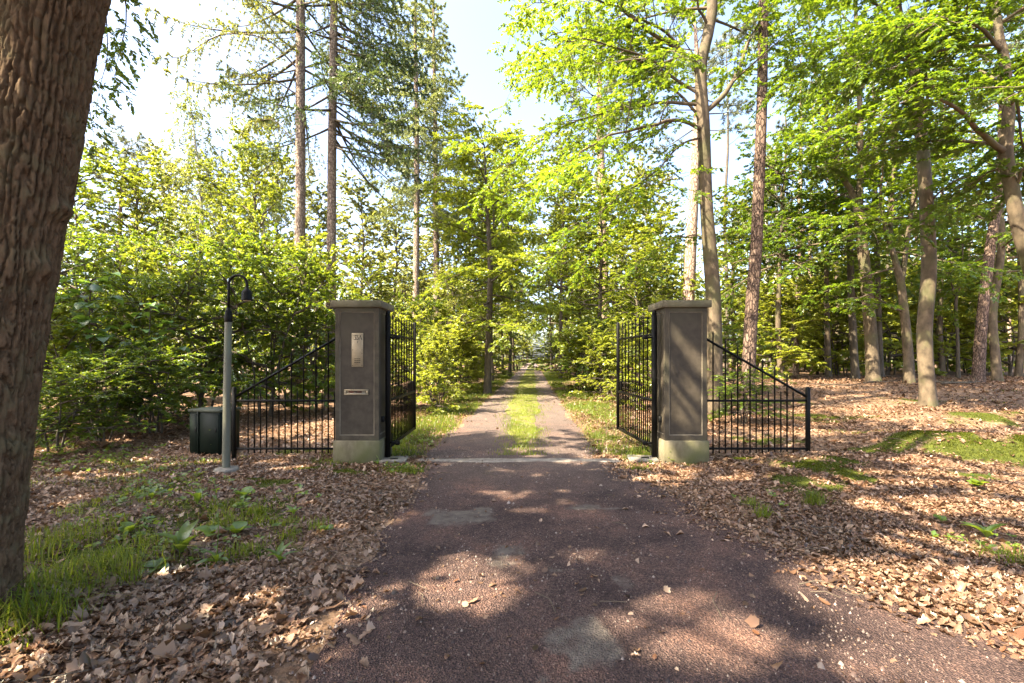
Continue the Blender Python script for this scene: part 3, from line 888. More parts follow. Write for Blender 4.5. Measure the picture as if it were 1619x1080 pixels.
def leaves_at(rng, p, axis_, L, wr=.58, up_jit=.45, fold=.15):
    """kite leaves: base at p, pointing along axis_"""
    n = len(p)
    nr = nrm(UP[None] + rng.normal(size=(n, 3)) * up_jit)
    w = nrm(np.cross(axis_, nr)); nn = nrm(np.cross(w, axis_))
    L = np.broadcast_to(L, (n,))[:, None]
    mid = p + axis_ * L * .48
    V = np.stack([p, mid + w * L * wr * .5 + nn * L * fold * .5, p + axis_ * L - nn * L * .06, mid - w * L * wr * .5 + nn * L * fold * .5], 1).reshape(-1, 3)
    k = np.arange(n)[:, None] * 4
    F = np.concatenate([k + np.array([[0, 1, 2]]), k + np.array([[0, 2, 3]])])
    return V, F


def foliage(rng, limbs, sec_step=.35, sec_len=1.3, twig_step=.17, twig_len=.42, leaf_step=.055, leaf=.085, t0=.2, droop=.06, flat=.35,
            keep=1.0, twigs=True, up_jit=.4, wr=.58, tip=True, ragged=.35, sub=0.0, sub_len=.42, target=0):
    """sprays of leaves along limbs [(points, r0, r1)]; returns leaf (V,F) and thin-branch arrays"""
    if sub > 0:
        limbs = list(limbs)
        for P, r0, r1 in list(limbs):
            q, T, f, Lb = resample(P, sub, max(t0, .15))
            n = len(q)
            d = side_shoots(rng, q, T, np.where(np.arange(n) % 2 == 0, 1, -1), (35, 60), flat)
            ln = np.maximum(sub_len * Lb * (1 - .6 * f) * rng.uniform(.6, 1.25, n), .4)
            s = np.linspace(0, 1, 7)
            wob = np.cumsum(rng.normal(size=(n, 7, 3)) * .03, 1) * ln[:, None, None]
            S = q[:, None] + d[:, None] * (ln[:, None] * s)[:, :, None] - UP * (droop * ln[:, None] * s * s)[:, :, None] + wob * s[None, :, None]
            limbs += [(S[k], .5 * (r0 + (r1 - r0) * f[k]), .004) for k in range(n)]
    p0, d0, l0 = [], [], []
    for P, r0, r1 in limbs:
        q, T, f, Lb = resample(P, sec_step, t0)
        n = len(q)
        sg = np.where(np.arange(n) % 2 == 0, 1, -1)
        d = side_shoots(rng, q, T, sg, flat=flat)
        ln = sec_len * (1 - .5 * f) * rng.uniform(.45, 1.2, n) * min(1, .35 + Lb / 4)
        p0.append(q); d0.append(d); l0.append(ln)
        if tip:
            p0.append(P[-1:]); d0.append(nrm(P[-1:] - P[-2:-1])); l0.append(np.array([sec_len * .5]))
    p0, d0, l0 = np.concatenate(p0), np.concatenate(d0), np.concatenate(l0)
    m = rng.random(len(p0)) > ragged * .4
    p0, d0, l0 = p0[m], d0[m], l0[m]
    dr = droop * rng.uniform(.2, 1.6, len(p0))

    def along(p, d, L, dr, s):
        return p + d * (s * L)[:, None] - UP[None] * (dr * L * s * s)[:, None]

    ss = np.linspace(0, 1, 4)
    secP = np.stack([along(p0, d0, l0, dr, np.full(len(p0), s)) for s in ss], 1)
    cnt = np.maximum(2, (l0 / twig_step).astype(int))
    idx = np.repeat(np.arange(len(p0)), cnt)
    j = np.arange(len(idx)) - np.repeat(np.cumsum(cnt) - cnt, cnt)
    s = (j + .7) / cnt[idx]
    tp = along(p0[idx], d0[idx], l0[idx], dr[idx], s)
    tT = nrm(d0[idx] - UP[None] * (2 * dr[idx] * s)[:, None])
    td = side_shoots(rng, tp, tT, np.where(j % 2 == 0, 1, -1), flat=flat)
    tl = twig_len * (1.05 - .55 * s) * rng.uniform(.5, 1.2, len(idx))
    last = j == cnt[idx] - 1
    td[last] = tT[last]
    tdr = droop * 1.5 * rng.uniform(0, 1.5, len(idx))
    twP = np.stack([along(tp, td, tl, tdr, np.full(len(tp), q)) for q in (0, .5, 1)], 1)
    cn2 = np.maximum(2, (tl / leaf_step).astype(int))
    if target:
        cn2 = (cn2 * (target / max(cn2.sum(), 1)) + rng.random(len(cn2))).astype(int)
    ix = np.repeat(np.arange(len(tp)), cn2)
    j2 = np.arange(len(ix)) - np.repeat(np.cumsum(cn2) - cn2, cn2)
    s2 = (j2 + .6) / cn2[ix]
    lp = along(tp[ix], td[ix], tl[ix], tdr[ix], s2)
    la = side_shoots(rng, lp, td[ix], np.where(j2 % 2 == 0, 1, -1), (25, 65), flat * .8)
    la = nrm(la + rng.normal(size=la.shape) * .18 - UP[None] * .12)
    mk = rng.random(len(lp)) < keep
    lp, la = lp[mk], la[mk]
    V, F = leaves_at(rng, lp, la, leaf * rng.uniform(.65, 1.25, len(lp)), wr, up_jit)
    foliage.last_limbs = limbs
    return (V, F), secP, l0, twP, tl


def put_foliage(gl, gb, fo, sec_r=.012, twig_r=.004, twig_tubes=True):
    (V, F), secP, l0, twP, tl = fo
    gl.add(V, F, 0)
    for P, r0, r1 in foliage.last_limbs:
        if len(P) == 7:
            gb.tube(P, np.linspace(r0, r1, 7), 3, 0, caps=False)
    k = secP.shape[1]
    R = sec_r * (l0 / max(l0.max(), .1))[:, None] ** .7 * np.linspace(1, .3, k)[None]
    gb.tubes(secP, np.maximum(R, .0025), 3, 0)
    if twig_tubes:
        gb.tubes(twP[::4], np.broadcast_to(np.array([twig_r, twig_r * .7, twig_r * .4]), (len(twP[::4]), 3)), 3, 0)


def auto_limbs(rng, trunk, z0, z1, n, Lfun, elev=(20, 55), curve=.25, r=.05, wig=.10, az0=None, az_rng=None, k=7):
    """limbs spiralling up a trunk (trunk: points (m,3) rising in z)"""
    out = []
    az = rng.uniform(0, 6.28) if az0 is None else az0
    for i in range(n):
        f = (i + rng.uniform(.1, .9)) / n
        z = z0 + (z1 - z0) * f
        p = np.array([np.interp(z, trunk[:, 2], trunk[:, c]) for c in range(3)])
        az += 2.4 + rng.normal() * .35
        a = az if az_rng is None else rng.uniform(*az_rng)
        L = Lfun(f) * rng.uniform(.75, 1.15)
        e = math.radians(elev[0] + (elev[1] - elev[0]) * f + rng.normal() * 8)
        d = np.array([math.cos(a) * math.cos(e), math.sin(a) * math.cos(e), math.sin(e)])
        P = [p]
        for s in range(k - 1):
            d = d + np.array([0, 0, -curve / k * (1 + .5 * s / k)]) + rng.normal(size=3) * wig
            d = d / np.linalg.norm(d)
            P.append(P[-1] + d * L / (k - 1))
        P = np.array(P)
        out.append((smooth_path(P, 14), r * (L / max(Lfun(0.0), Lfun(.5), .1)) ** .8, .006))
    return out


def trunk_geo(path, r, sides=20, flare=0.0, rough=.03, seed=0, seg=70):
    """tapered trunk with uneven section and root flare; path (k,3), r (k,)"""
    PR = smooth_path(np.concatenate([np.asarray(path, float), np.asarray(r, float)[:, None]], 1), seg)
    P, R = PR[:, :3], PR[:, 3]
    g = Geo(); g.tube(P, R, sides, caps=False)
    V = g.V[0].reshape(seg, sides, 3)
    th = np.arange(sides) / sides * 2 * math.pi
    h = P[:, 2] - P[0, 2]
    wob = 1 + rough * 2.2 * (np.stack([vnoise(np.cos(th) * 1.2 + 5, np.full(sides, q * .6) + np.sin(th) * 1.2, seed) for q in h]) - .5) * 2
    lob = 1 + flare * np.exp(-np.maximum(h, 0) / .28)[:, None] * (.75 + .45 * np.cos(th * 5 + seed)[None] + .25 * np.cos(th * 3 + seed * 2)[None])
    V = P[:, None] + (V - P[:, None]) * (wob * lob)[:, :, None]
    g.V[0] = V.reshape(-1, 3)
    return g, P, R


def limb_geo(limbs, sides=8):
    g = Geo()
    for P, r0, r1 in limbs:
        k = len(P)
        g.tube(P, r0 + (r1 - r0) * np.linspace(0, 1, k) ** .8, sides, caps=False)
    return g


def sun_gaps(V, spots, per=4, pad=0.0):
    """leaf mask: drop those leaves that would stand in the sun beams that reach the listed ground ellipses"""
    c = V.reshape(-1, per, 3).mean(1)
    q = c - SUN[None] * (c[:, 2] / SUN[2])[:, None]
    keep = np.ones(len(c), bool)
    for x, y, rx, ry in spots:
        pd = pad * min(1.0, rx / .22)
        keep &= ((q[:, 0] - x) / (rx + pd)) ** 2 + ((q[:, 1] - y) / (ry + pd)) ** 2 > 1
    return keep


def apply_gaps(V, F, spots, pad=0.0, per=4):
    k = sun_gaps(V, spots, per, pad)
    Vn = V.reshape(-1, per, 3)[k].reshape(-1, 3)
    m = np.arange(int(k.sum()))[:, None] * per
    if per == 3:
        return Vn, m + np.array([[0, 1, 2]])
    return Vn, np.concatenate([m + np.array([[0, 1, 2]]), m + np.array([[0, 2, 3]])])


SPOTS = []
def spot(px, py, rx, ry):
    x, y = gpt(px, py); SPOTS.append((x, y, rx, ry))


spot(1075, 985, .34, .34); spot(1040, 960, .20, .2); spot(770, 900, .26, .14); spot(735, 940, .24, .13); spot(915, 880, .10, .08)
spot(1480, 930, .9, .35); spot(1600, 1000, .7, .4); spot(1590, 1050, .8, .15); spot(300, 925, .16, .07); spot(400, 915, .15, .08)
spot(1360, 970, .2, .08); spot(1500, 730, 1.3, .45); spot(1420, 760, .7, .2); spot(1560, 800, .7, .25); spot(20, 1050, .15, .1); spot(1050, 760, .3, .15)
spot(835, 596, 1.0, 2.2); spot(832, 612, 1.3, 1.6); spot(820, 628, 1.5, .9); spot(900, 640, 1.2, .7); spot(880, 655, .7, .4); spot(740, 645, .8, .8); spot(845, 590, 1.2, 3.5); spot(1590, 760, .9, .5); spot(1310, 690, .9, .5); spot(450, 735, .3, .12)
# gaps that let the sun reach parts of the trunks
def trunk_spot(px, py, d, rx, ry):
    p = W(px, py, d); SPOTS.append((p[0] - SUN[0] * p[2] / SUN[2], p[1] - SUN[1] * p[2] / SUN[2], rx, ry))


for (px, py, rx, ry) in ((1350, 650, 1.0, .5), (1450, 800, .6, .2), (1250, 650, .8, .5), (1500, 860, .5, .16), (1400, 900, .35, .12), (1480, 740, .6, .2), (1560, 720, .7, .2), (1180, 760, .3, .12), (1440, 690, .8, .3), (1330, 770, .3, .14), (1570, 950, .5, .2), (1300, 625, 1.2, .8)):
    spot(px, py, rx, ry)
for (px, py, d) in ((1117, 330, 12.2), (1118, 360, 12.2), (1116, 300, 12.2), (1113, 230, 12.2), (1110, 190, 12.2), (1106, 150, 12.2), (1107, 115, 12.2), (1122, 60, 12.2), (1127, 480, 12.2), (1462, 600, 13.3), (1466, 630, 13.3), (1461, 540, 13.3),
                    (1467, 440, 13.3), (1380, 590, 20.6), (1376, 545, 20.6), (1365, 400, 20.6), (1185, 540, 12.3), (1188, 470, 12.3), (1437, 590, 19.7), (1612, 350, 11), (1606, 320, 11), (475, 330, 16.7), (475, 250, 16.7), (475, 160, 16.7), (525, 380, 17.3), (525, 300, 17.3), (525, 220, 17.3), (526, 130, 17.3),
                    (1150, 140, 12.4), (1180, 72, 12.6), (658, 420, 26.7), (658, 330, 26.7)):
    trunk_spot(px, py, d, .28, .28)
# gaps that let sun streaks onto the front of the right pillar (as points on the ground along the same beams)
for (x, z, rx, ry) in ((2.40, 1.80, .07, .08), (2.53, 1.58, .09, .09), (2.67, 1.40, .10, .10), (2.50, 1.25, .05, .05), (2.60, 1.08, .06, .06), (2.36, .78, .07, .07), (2.45, .66, .05, .05)):
    SPOTS.append((x - SUN[0] * z / SUN[2], 6.5 - SUN[1] * z / SUN[2], rx, ry))

# ----------------------------------------------------------------------------- the big oak at the left edge
rng = np.random.default_rng(11)
oak_pts = np.array([W(-82, 1035, 2.42), W(-70, 960, 2.44), W(-47, 800, 2.47), W(-11, 540, 2.49), W(40, 270, 2.5), W(90, 0, 2.5), W(190, -380, 2.5), W(240, -800, 2.55), W(330, -1700, 2.7), W(380, -2600, 3.0)])
oak_r = np.array([.245, .220, .207, .200, .197, .193, .185, .17, .14, .05])
base = oak_pts[0].copy(); base[2] = 0
oak = thing("oak_tree", "huge rough-barked trunk leaning in at the very edge beside the grass tuft", "tree", base)
PR = smooth_path(np.concatenate([oak_pts - base, oak_r[:, None]], 1), 420)
low = PR[PR[:, 2] < 5.2]
zz = np.arange(-.12, 4.6, .0100)
Pc = np.stack([np.interp(zz, PR[:, 2], PR[:, k]) for k in range(4)], 1)
su = 250
th = np.arange(su) / su * 2 * math.pi
circ = 2 * math.pi * .20
uu, vv = np.meshgrid(th / (2 * math.pi) * circ, zz)
NR = 37                                                    # ridges round the trunk, split by cross cracks
def ring_noise(fc, fz, seed, n=3):
    return np.stack([fbm(np.cos(th) * fc + 9, np.full(su, z * fz) + np.sin(th) * fc, seed, n) for z in zz]) - .5
gu = uu / circ * NR + 2.6 * ring_noise(3.2, 2.6, 3) + .9 * ring_noise(9, 9, 51, 2) + .35 * ring_noise(26, 30, 52, 2)
col_ = np.floor(gu).astype(int); cm = np.mod(col_, NR)
fu = gu - col_
de = .5 - np.abs(fu - .5)
gv = vv / (.075 + .07 * _hash(cm, cm * 0, 5)) + 9 * _hash(cm, cm * 0, 6) + 1.1 * ring_noise(8, 7, 53, 2) * 2 + (fu - .5) * (_hash(cm, cm * 0, 8) - .5) * 1.6
row = np.floor(gv).astype(int); fv = gv - row
jv = .5 - np.abs(fv - .5)
crack = (1 - sstep(.02, .13, jv)) * (.25 + .75 * _hash(cm, row + (fv > .5), 9))
plate = _hash(cm, row, 7)
hgt = sstep(.02, .24, de) * (1 - .75 * crack) * (.70 + .42 * plate) + .35 * ring_noise(22, 22, 12) + .25 * ring_noise(7, 1.6, 14)
flare = 1 + .18 * np.exp(-np.maximum(zz, 0) / .22)[:, None] * (.7 + .4 * np.cos(th * 5 + 1)[None])
bul = .055 * np.exp(-(((zz - 2.32) / .05) ** 2))[:, None] * np.exp(-((np.angle(np.exp(1j * (th - .15))) / .28) ** 2))[None] + .05 * np.exp(-(((zz - 1.98) / .06) ** 2))[:, None] * np.exp(-((np.angle(np.exp(1j * (th + .1))) / .25) ** 2))[None]
rad = Pc[:, 3:4] * flare * (1 + .03 * np.cos(th * 3 + 2)[None]) - .017 + .029 * hgt + bul
V = np.stack([Pc[:, None, 0] + rad * np.cos(th), Pc[:, None, 1] + rad * np.sin(th), np.repeat(zz[:, None], su, 1)], -1)
g = Geo()
i, j = np.meshgrid(np.arange(len(zz) - 1), np.arange(su), indexing='ij'); j2 = (j + 1) % su
g.add(V, np.stack([i * su + j, i * su + j2, (i + 1) * su + j2, (i + 1) * su + j], -1).reshape(-1, 4))
g.build("trunk", M["oak_bark"], oak, True)
up_pts = PR[PR[:, 2] > 4.45]
g = Geo(); g.tube(up_pts[:, :3], up_pts[:, 3] - .004, 18); 
upper = g.build("upper_trunk", M["oak_bark"], oak, True)
oak_trunk = PR[:, :3]
limbs = auto_limbs(rng, oak_trunk, 6.0, 12.5, 30, lambda f: 5.6 - 2.2 * f, (8, 50), .15, .10, .12)
limbs = [l for l in limbs if (l[0][-1] + base)[1] < 7.0]
limb_geo(limbs).build("branch", M["oak_bark"], oak, True)
gl, gb = Geo(), Geo()
fo = foliage(rng, limbs, .42, 1.3, .24, .55, .08, .16, .12, .05, .6, twigs=False, sub=.7, target=34000)
V, F = apply_gaps(fo[0][0] + base, fo[0][1], SPOTS, .09)
c_ = V.reshape(-1, 4, 3).mean(1)
out_ = (c_[:, 1] < .3) | (HY - (c_[:, 2] - EYE) * F_PX / np.maximum(c_[:, 1], .3) < -60)
V = V.reshape(-1, 4, 3)[out_].reshape(-1, 3); m_ = np.arange(int(out_.sum()))[:, None] * 4
F = np.concatenate([m_ + np.array([[0, 1, 2]]), m_ + np.array([[0, 2, 3]])])
gl.add(V - base, F)
# a thin hanging spray that shows beside the trunk
sp = [(smooth_path(np.array([W(150, -260, 3.6), W(180, -90, 4.2), W(200, 20, 4.6), W(186, 95, 4.9)]) - base, 12), .012, .004),
      (smooth_path(np.array([W(170, -200, 3.8), W(165, -40, 4.4), W(170, 80, 4.7), W(160, 130, 4.8)]) - base, 12), .01, .003),
      (smooth_path(np.array([W(130, 100, 4.6), W(140, 160, 4.8), W(148, 215, 4.9)]) - base, 10), .008, .003)]
fs = foliage(rng, sp, .10, .50, .09, .20, .03, .058, .12, .35, .7, ragged=.1, target=1500)
gl.add(*fs[0]); gb.tubes(fs[1], np.full(fs[1].shape[:2], .003), 3, 1)
limb_geo(sp, 5).build("hanging_twig", M["twig"], oak)
gl.V += gb.V; gl.F += [f + gl.n for f in gb.F]; gl.M += gb.M
gl.build("crown", [M["oak_leaf"], M["twig"]], oak)

# ----------------------------------------------------------------------------- trees beside and behind the camera that shade the drive
def shade_tree(x, y, h, rad, z0, seed, label, n=20, leaf=.32, leafmat="oak_leaf"):
    rng = np.random.default_rng(seed)
    t = thing("broadleaf_tree", label, "tree", (x, y, float(gz(x, y))), 0, "tall trees around the entrance")
    path = np.array([[0, 0, -.1], [.1, .1, h * .3], [-.1, .2, h * .6], [0, .1, h]])
    g, P, R = trunk_geo(path, [.3, .24, .18, .04], 14, .3, seed=seed)
    g.build("trunk", M["beech_bark"], t, True)
    limbs = auto_limbs(rng, P, z0, h * .96, n, lambda f: rad * (1 - .65 * f), (15, 60), .2, .07)
    limb_geo(limbs, 6).build("branch", M["beech_bark"], t, True)
    fo = foliage(rng, limbs, .45, 1.3, .26, .55, .085, leaf, .15, .05, .6, sub=.9, target=10000)
    o = np.array([x, y, float(gz(x, y))])
    V, F = apply_gaps(fo[0][0] + o, fo[0][1], SPOTS, .18)
    g = Geo(); g.add(V - o, F); g.build("crown", M[leafmat], t)
    return t


shade_tree(-6.3, -1.2, 14, 5.0, 5.5, 101, "tall leafy tree behind the leaning oak, out of the picture")
shade_tree(-10.0, -3.6, 16, 5.0, 6, 102, "tall leafy tree well behind the oak, out of the picture")
shade_tree(-3.0, -5.0, 14, 4.6, 5, 103, "leafy tree behind the photographer beside the drive mouth")
shade_tree(-10.6, 2.2, 13, 4.2, 5.5, 104, "leafy tree standing left of the leaning oak")
shade_tree(2.5, -2.6, 12, 3.6, 6, 105, "leafy tree behind the photographer right of the drive mouth", 13)
shade_tree(-14.2, 7.2, 13, 4.4, 3.0, 107, "leafy tree far left beyond the leaning oak, out of the picture")
shade_tree(6.5, 1.0, 12, 3.4, 6.0, 106, "leafy tree outside the frame on the right verge", 12)

# ----------------------------------------------------------------------------- trees traced from the photograph, each at its own distance
def pix_path(pts, d):
    """[(px, py[, depth offset])] -> world points at distance d"""
    return np.array([W(p[0], p[1], d + (p[2] if len(p) > 2 else 0)) for p in pts])


def traced_tree(name, label, cat, d, pts, r, bark, limbs=(), auto=None, fol=None, leafmat="beech_leaf", seed=1, flare=.35, sides=18, group=None, limb_name="limb", extra=None, rough=.03, gaps=True):
    rng = np.random.default_rng(seed)
    P0 = pix_path(pts, d)
    r = np.array(r) / math.sqrt(1 + ((pts[len(pts) // 2][0] - CX) / F_PX) ** 2)
    b = P0[0].copy(); zg = float(gz(b[0], b[1])); b[2] = zg
    P0[0, 2] = zg - .12
    t = thing(name, label, cat, b, 0, group)
    g, P, R = trunk_geo(P0 - b, r, sides, flare, rough, seed, 90)
    g.build("trunk", M[bark], t, True)
    all_l = []
    for lp, r0, r1 in limbs:
        Q = smooth_path(pix_path(lp, d) - b, 26)
        Q = Q + (np.stack([vnoise(np.arange(26) * .5, np.full(26, k * 7.3 + seed), 3) for k in range(3)], 1) - .5) * np.linspace(0, .22, 26)[:, None]
        lg = Geo(); lg.tube(Q, r0 + (r1 - r0) * np.linspace(0, 1, 26) ** .8, 10, caps=False)
        lg.build(limb_name, M[bark], t, True)
        all_l.append((Q, r0, r1))
    if auto:
        al = []
        for a in (auto if isinstance(auto, list) else [auto]):
            al += auto_limbs(rng, P, **a)
        limb_geo(al, 7).build("branch", M[bark], t, True)
        all_l += al
    if fol is not None:
        gl, gb = Geo(), Geo()
        put_foliage(gl, gb, foliage(rng, all_l, **fol), twig_tubes=fol['leaf'] < .105)
        if extra is not None:
            put_foliage(gl, gb, foliage(rng, extra, **{**fol, "t0": .05}))
        if gaps:
            V, F = apply_gaps(gl.V[0] + b, gl.F[0], SPOTS); gl.V[0] = V - b; gl.F = [F]
        nl = sum(len(v) for v in gl.V)
        for v, f in zip(gb.V, gb.F):
            gl.V.append(v); gl.F.append(f + nl); gl.M.append(1)
        gl.build("crown", [M[leafmat], M["twig"]], t)
    return t, all_l


BF = dict(sub=.6, sub_len=.5, sec_step=.26, sec_len=1.15, twig_step=.13, twig_len=.45, leaf_step=.042, leaf=.10, t0=.10, droop=.14, flat=.30, target=56000)
# the forked beech behind the right pillar
traced_tree("beech_tree", "tall forked beech right behind the bare pillar with limbs reaching over the drive", "tree", 12.5,
    [(1131, 690), (1130, 600), (1128, 480), (1117, 330), (1112, 200), (1108, 110), (1120, 50), (1126, 0), (1118, -120), (1105, -260), (1110, -420)],
    [.25, .22, .205, .19, .18, .155, .15, .14, .12, .09, .03], "beech_bark",
    [([(1110, 205), (1090, 196, -.3), (1055, 190, -.8), (1010, 205, -1.3), (960, 218, -1.8), (915, 243, -2.2), (865, 290, -2.4)], .062, .010),
     ([(1108, 165), (1062, 163, .2), (1020, 166, .4), (960, 178, .7), (885, 205, 1.0), (815, 250, 1.2), (770, 300, 1.3)], .055, .009),
     ([(1102, 98), (1060, 72, -.2), (1022, 45, -.5), (990, 22, -.8), (982, -20, -1.0), (955, -95, -1.4)], .068, .012),
     ([(1114, 178), (1145, 150, .1), (1165, 118, .2), (1180, 72, .3), (1203, 38, .4), (1217, -5, .5), (1228, -90, .7)], .078, .02),
     ([(1122, 45), (1106, 15, -.2), (1092, -25, -.5), (1060, -110, -.9)], .045, .012),
     ([(1104, 100), (1080, 92, -.5), (1040, 98, -1.2), (985, 80, -2.0), (925, 60, -2.6), (880, 75, -3.0)], .05, .008),
     ([(1112, 215), (1075, 232, -.4), (1020, 285, -.8), (955, 330, -1.2), (890, 395, -1.4)], .034, .007),
     ([(1112, 190), (1060, 140, .8), (980, 110, 1.6), (900, 95, 2.2), (835, 120, 2.6)], .045, .008),
     ([(1106, 120), (1050, 50, -.3), (970, 12, -.8), (900, -8, -1.2), (832, 15, -1.5)], .05, .008),
     ([(1108, 150), (1040, 110, .3), (960, 70, .6), (890, 50, .9), (840, 75, 1.1)], .045, .008),
     ([(1120, 380), (1090, 372, .3), (1050, 385, .7), (1005, 420, 1.0)], .025, .006)],
    dict(z0=10.5, z1=17.5, n=12, Lfun=lambda f: 4.2 - 2.2 * f, elev=(5, 55), curve=.3, r=.05), BF, "beech_leaf", 21)
# the beech that stands furthest forward on the right
traced_tree("beech_tree", "smooth leaning beech standing furthest forward in the leaf litter right of the railing", "tree", 13.6,
    [(1468, 650), (1466, 605), (1462, 520), (1469, 420), (1463, 300), (1455, 200), (1446, 112), (1428, 50), (1418, 0), (1400, -150), (1395, -330)],
    [.275, .26, .245, .245, .225, .205, .18, .14, .12, .08, .03], "beech_bark",
    [([(1446, 118), (1452, 62, -.2), (1461, 20, -.4), (1468, -40, -.7), (1490, -120, -1.1)], .075, .015),
     ([(1457, 190), (1475, 130, -.4), (1500, 95, -.9), (1540, 72, -1.5), (1575, 44, -2.0), (1625, 15, -2.6)], .05, .010),
     ([(1462, 262), (1472, 235, .2), (1482, 195, .5), (1500, 160, .9), (1545, 120, 1.3)], .045, .01),
     ([(1450, 150), (1420, 120, .5), (1380, 105, 1.0), (1330, 110, 1.5), (1280, 140, 1.8)], .045, .009),
     ([(1464, 330), (1490, 300, -.3), (1530, 280, -.8), (1585, 285, -1.2)], .035, .008),
     ([(1440, 90), (1400, 60, -.8), (1350, 55, -1.6), (1300, 75, -2.4)], .045, .009),
     ([(1430, 60), (1390, 10, .3), (1340, -15, .6), (1270, -10, .9)], .05, .01)],
    dict(z0=8.5, z1=17, n=14, Lfun=lambda f: 4.8 - 2.4 * f, elev=(0, 50), curve=.3, r=.06), {**BF, "target": 42000}, "shaded_leaf", 22)
# the bent beech at the right border
traced_tree("beech_tree", "bent beech whose trunk runs out of the picture at the right border", "tree", 11.2,
    [(1700, 640), (1655, 500), (1614, 370), (1599, 295), (1590, 238), (1594, 180), (1588, 100), (1578, 45), (1570, -60), (1560, -260)],
    [.29, .25, .22, .21, .205, .17, .15, .13, .11, .03], "beech_bark",
    [([(1592, 243), (1557, 217, -.2), (1532, 196, -.5), (1502, 166, -.9), (1470, 148, -1.3), (1420, 150, -1.8)], .08, .014),
     ([(1592, 150), (1560, 120, .6), (1510, 110, 1.2), (1450, 130, 1.8)], .05, .01),
     ([(1585, 80), (1540, 40, -.4), (1480, 25, -1.0), (1420, 40, -1.6)], .05, .01),
     ([(1595, 260), (1560, 275, .6), (1510, 310, 1.0), (1460, 360, 1.3)], .035, .007),
     ([(1604, 300), (1620, 260, -.4), (1660, 220, -.8)], .05, .01)],
    dict(z0=6.0, z1=14, n=12, Lfun=lambda f: 4.6 - 2.0 * f, elev=(-5, 50), curve=.3, r=.055), BF, "shaded_leaf", 23)
# beeches further back on the right
traced_tree("beech_tree", "pale forked beech with a sunlit foot left of the forward leaning beech", "tree", 21.0,
    [(1381, 606), (1377, 540), (1371, 460), (1361, 360), (1357, 325), (1360, 290), (1360, 200), (1358, 130), (1355, 60), (1350, -60), (1352, -180)],
    [.37, .31, .285, .26, .235, .16, .14, .125, .11, .07, .03], "beech_bark",
    [([(1358, 335), (1345, 300), (1331, 275), (1320, 230), (1306, 180), (1290, 115), (1280, 20)], .15, .04),
     ([(1360, 250), (1385, 215, .4), (1420, 195, .8), (1450, 190, 1.2)], .06, .012)],
    [dict(z0=7.5, z1=20, n=22, Lfun=lambda f: 4.6 - 2.0 * f, elev=(-5, 50), curve=.3, r=.06)], {**BF, "sub": .7, "leaf": .145, "sec_step": .34, "twig_step": .17, "target": 24000}, "beech_leaf", 24)
traced_tree("beech_tree", "beech parting into several thin stems just left of the forward leaning beech", "tree", 20.0,
    [(1438, 610), (1434, 540), (1425, 455), (1418, 422), (1408, 380), (1410, 330), (1414, 240), (1412, 150), (1408, 60)],
    [.27, .225, .20, .165, .125, .11, .10, .07, .03], "beech_bark",
    [([(1425, 445), (1432, 400), (1440, 330), (1446, 270), (1450, 180), (1452, 90)], .12, .03),
     ([(1420, 428), (1402, 370), (1392, 310), (1395, 250), (1390, 170)], .09, .02),
     ([(1426, 492), (1402, 482, -.3), (1378, 468, -.6), (1340, 470, -.9)], .05, .012)],
    [dict(z0=5.0, z1=15, n=20, Lfun=lambda f: 3.8 - 1.6 * f, elev=(-5, 45), curve=.3, r=.05)], {**BF, "sub": .7, "leaf": .145, "sec_step": .34, "twig_step": .17, "target": 24000}, "beech_leaf", 25)
traced_tree("beech_tree", "crooked beech close behind the reddish pine near the right border", "tree", 21.5,
    [(1577, 608), (1573, 560), (1569, 500), (1577, 440), (1583, 385), (1580, 300), (1588, 180), (1585, 40)],
    [.30, .25, .235, .22, .21, .18, .13, .04], "beech_bark", (),
    dict(z0=5.0, z1=16, n=20, Lfun=lambda f: 4.2 - 1.8 * f, elev=(-5, 50), curve=.3, r=.05), {**BF, "sub": .8, "leaf": .155, "sec_step": .38, "twig_step": .19, "target": 9000}, "beech_leaf", 26)
traced_tree("young_tree", "thin dark young tree with a small fork between the forward beech and the reddish pine", "tree", 25.0,
    [(1515, 595), (1514, 540), (1511, 490), (1513, 465), (1518, 450), (1522, 400), (1520, 320)],
    [.14, .11, .10, .09, .07, .05, .02], "dark_bark", [([(1513, 470), (1506, 458), (1503, 430), (1500, 380)], .06, .02)],
    dict(z0=4.5, z1=9.5, n=12, Lfun=lambda f: 2.6 - 1.2 * f, elev=(-5, 40), curve=.3, r=.03), {**BF, "sub": .8, "leaf": .155, "sec_step": .38, "twig_step": .19, "target": 9000}, "shrub_leaf", 27)
traced_tree("slender_tree", "dark slender trunk standing left of the pale forked beech", "tree", 24.0,
    [(1353, 600), (1347, 500), (1344, 400), (1340, 300), (1338, 200), (1340, 100)], [.25, .20, .18, .16, .12, .04], "dark_bark", (),
    dict(z0=6.0, z1=16, n=16, Lfun=lambda f: 3.4 - 1.6 * f, elev=(-5, 45), curve=.3, r=.04), {**BF, "sub": .8, "leaf": .155, "sec_step": .38, "twig_step": .19, "target": 9000}, "shrub_leaf", 28)
traced_tree("slender_tree", "dark straight trunk showing between the two beeches left of the forward leaning one", "tree", 26.0,
    [(1392, 596), (1388, 480), (1385, 360), (1382, 240), (1380, 120)], [.24, .20, .18, .13, .04], "dark_bark", (),
    dict(z0=6.0, z1=17, n=16, Lfun=lambda f: 3.4 - 1.6 * f, elev=(-5, 45), curve=.3, r=.04), {**BF, "sub": .8, "leaf": .155, "sec_step": .38, "twig_step": .19, "target": 9000}, "beech_leaf", 29)


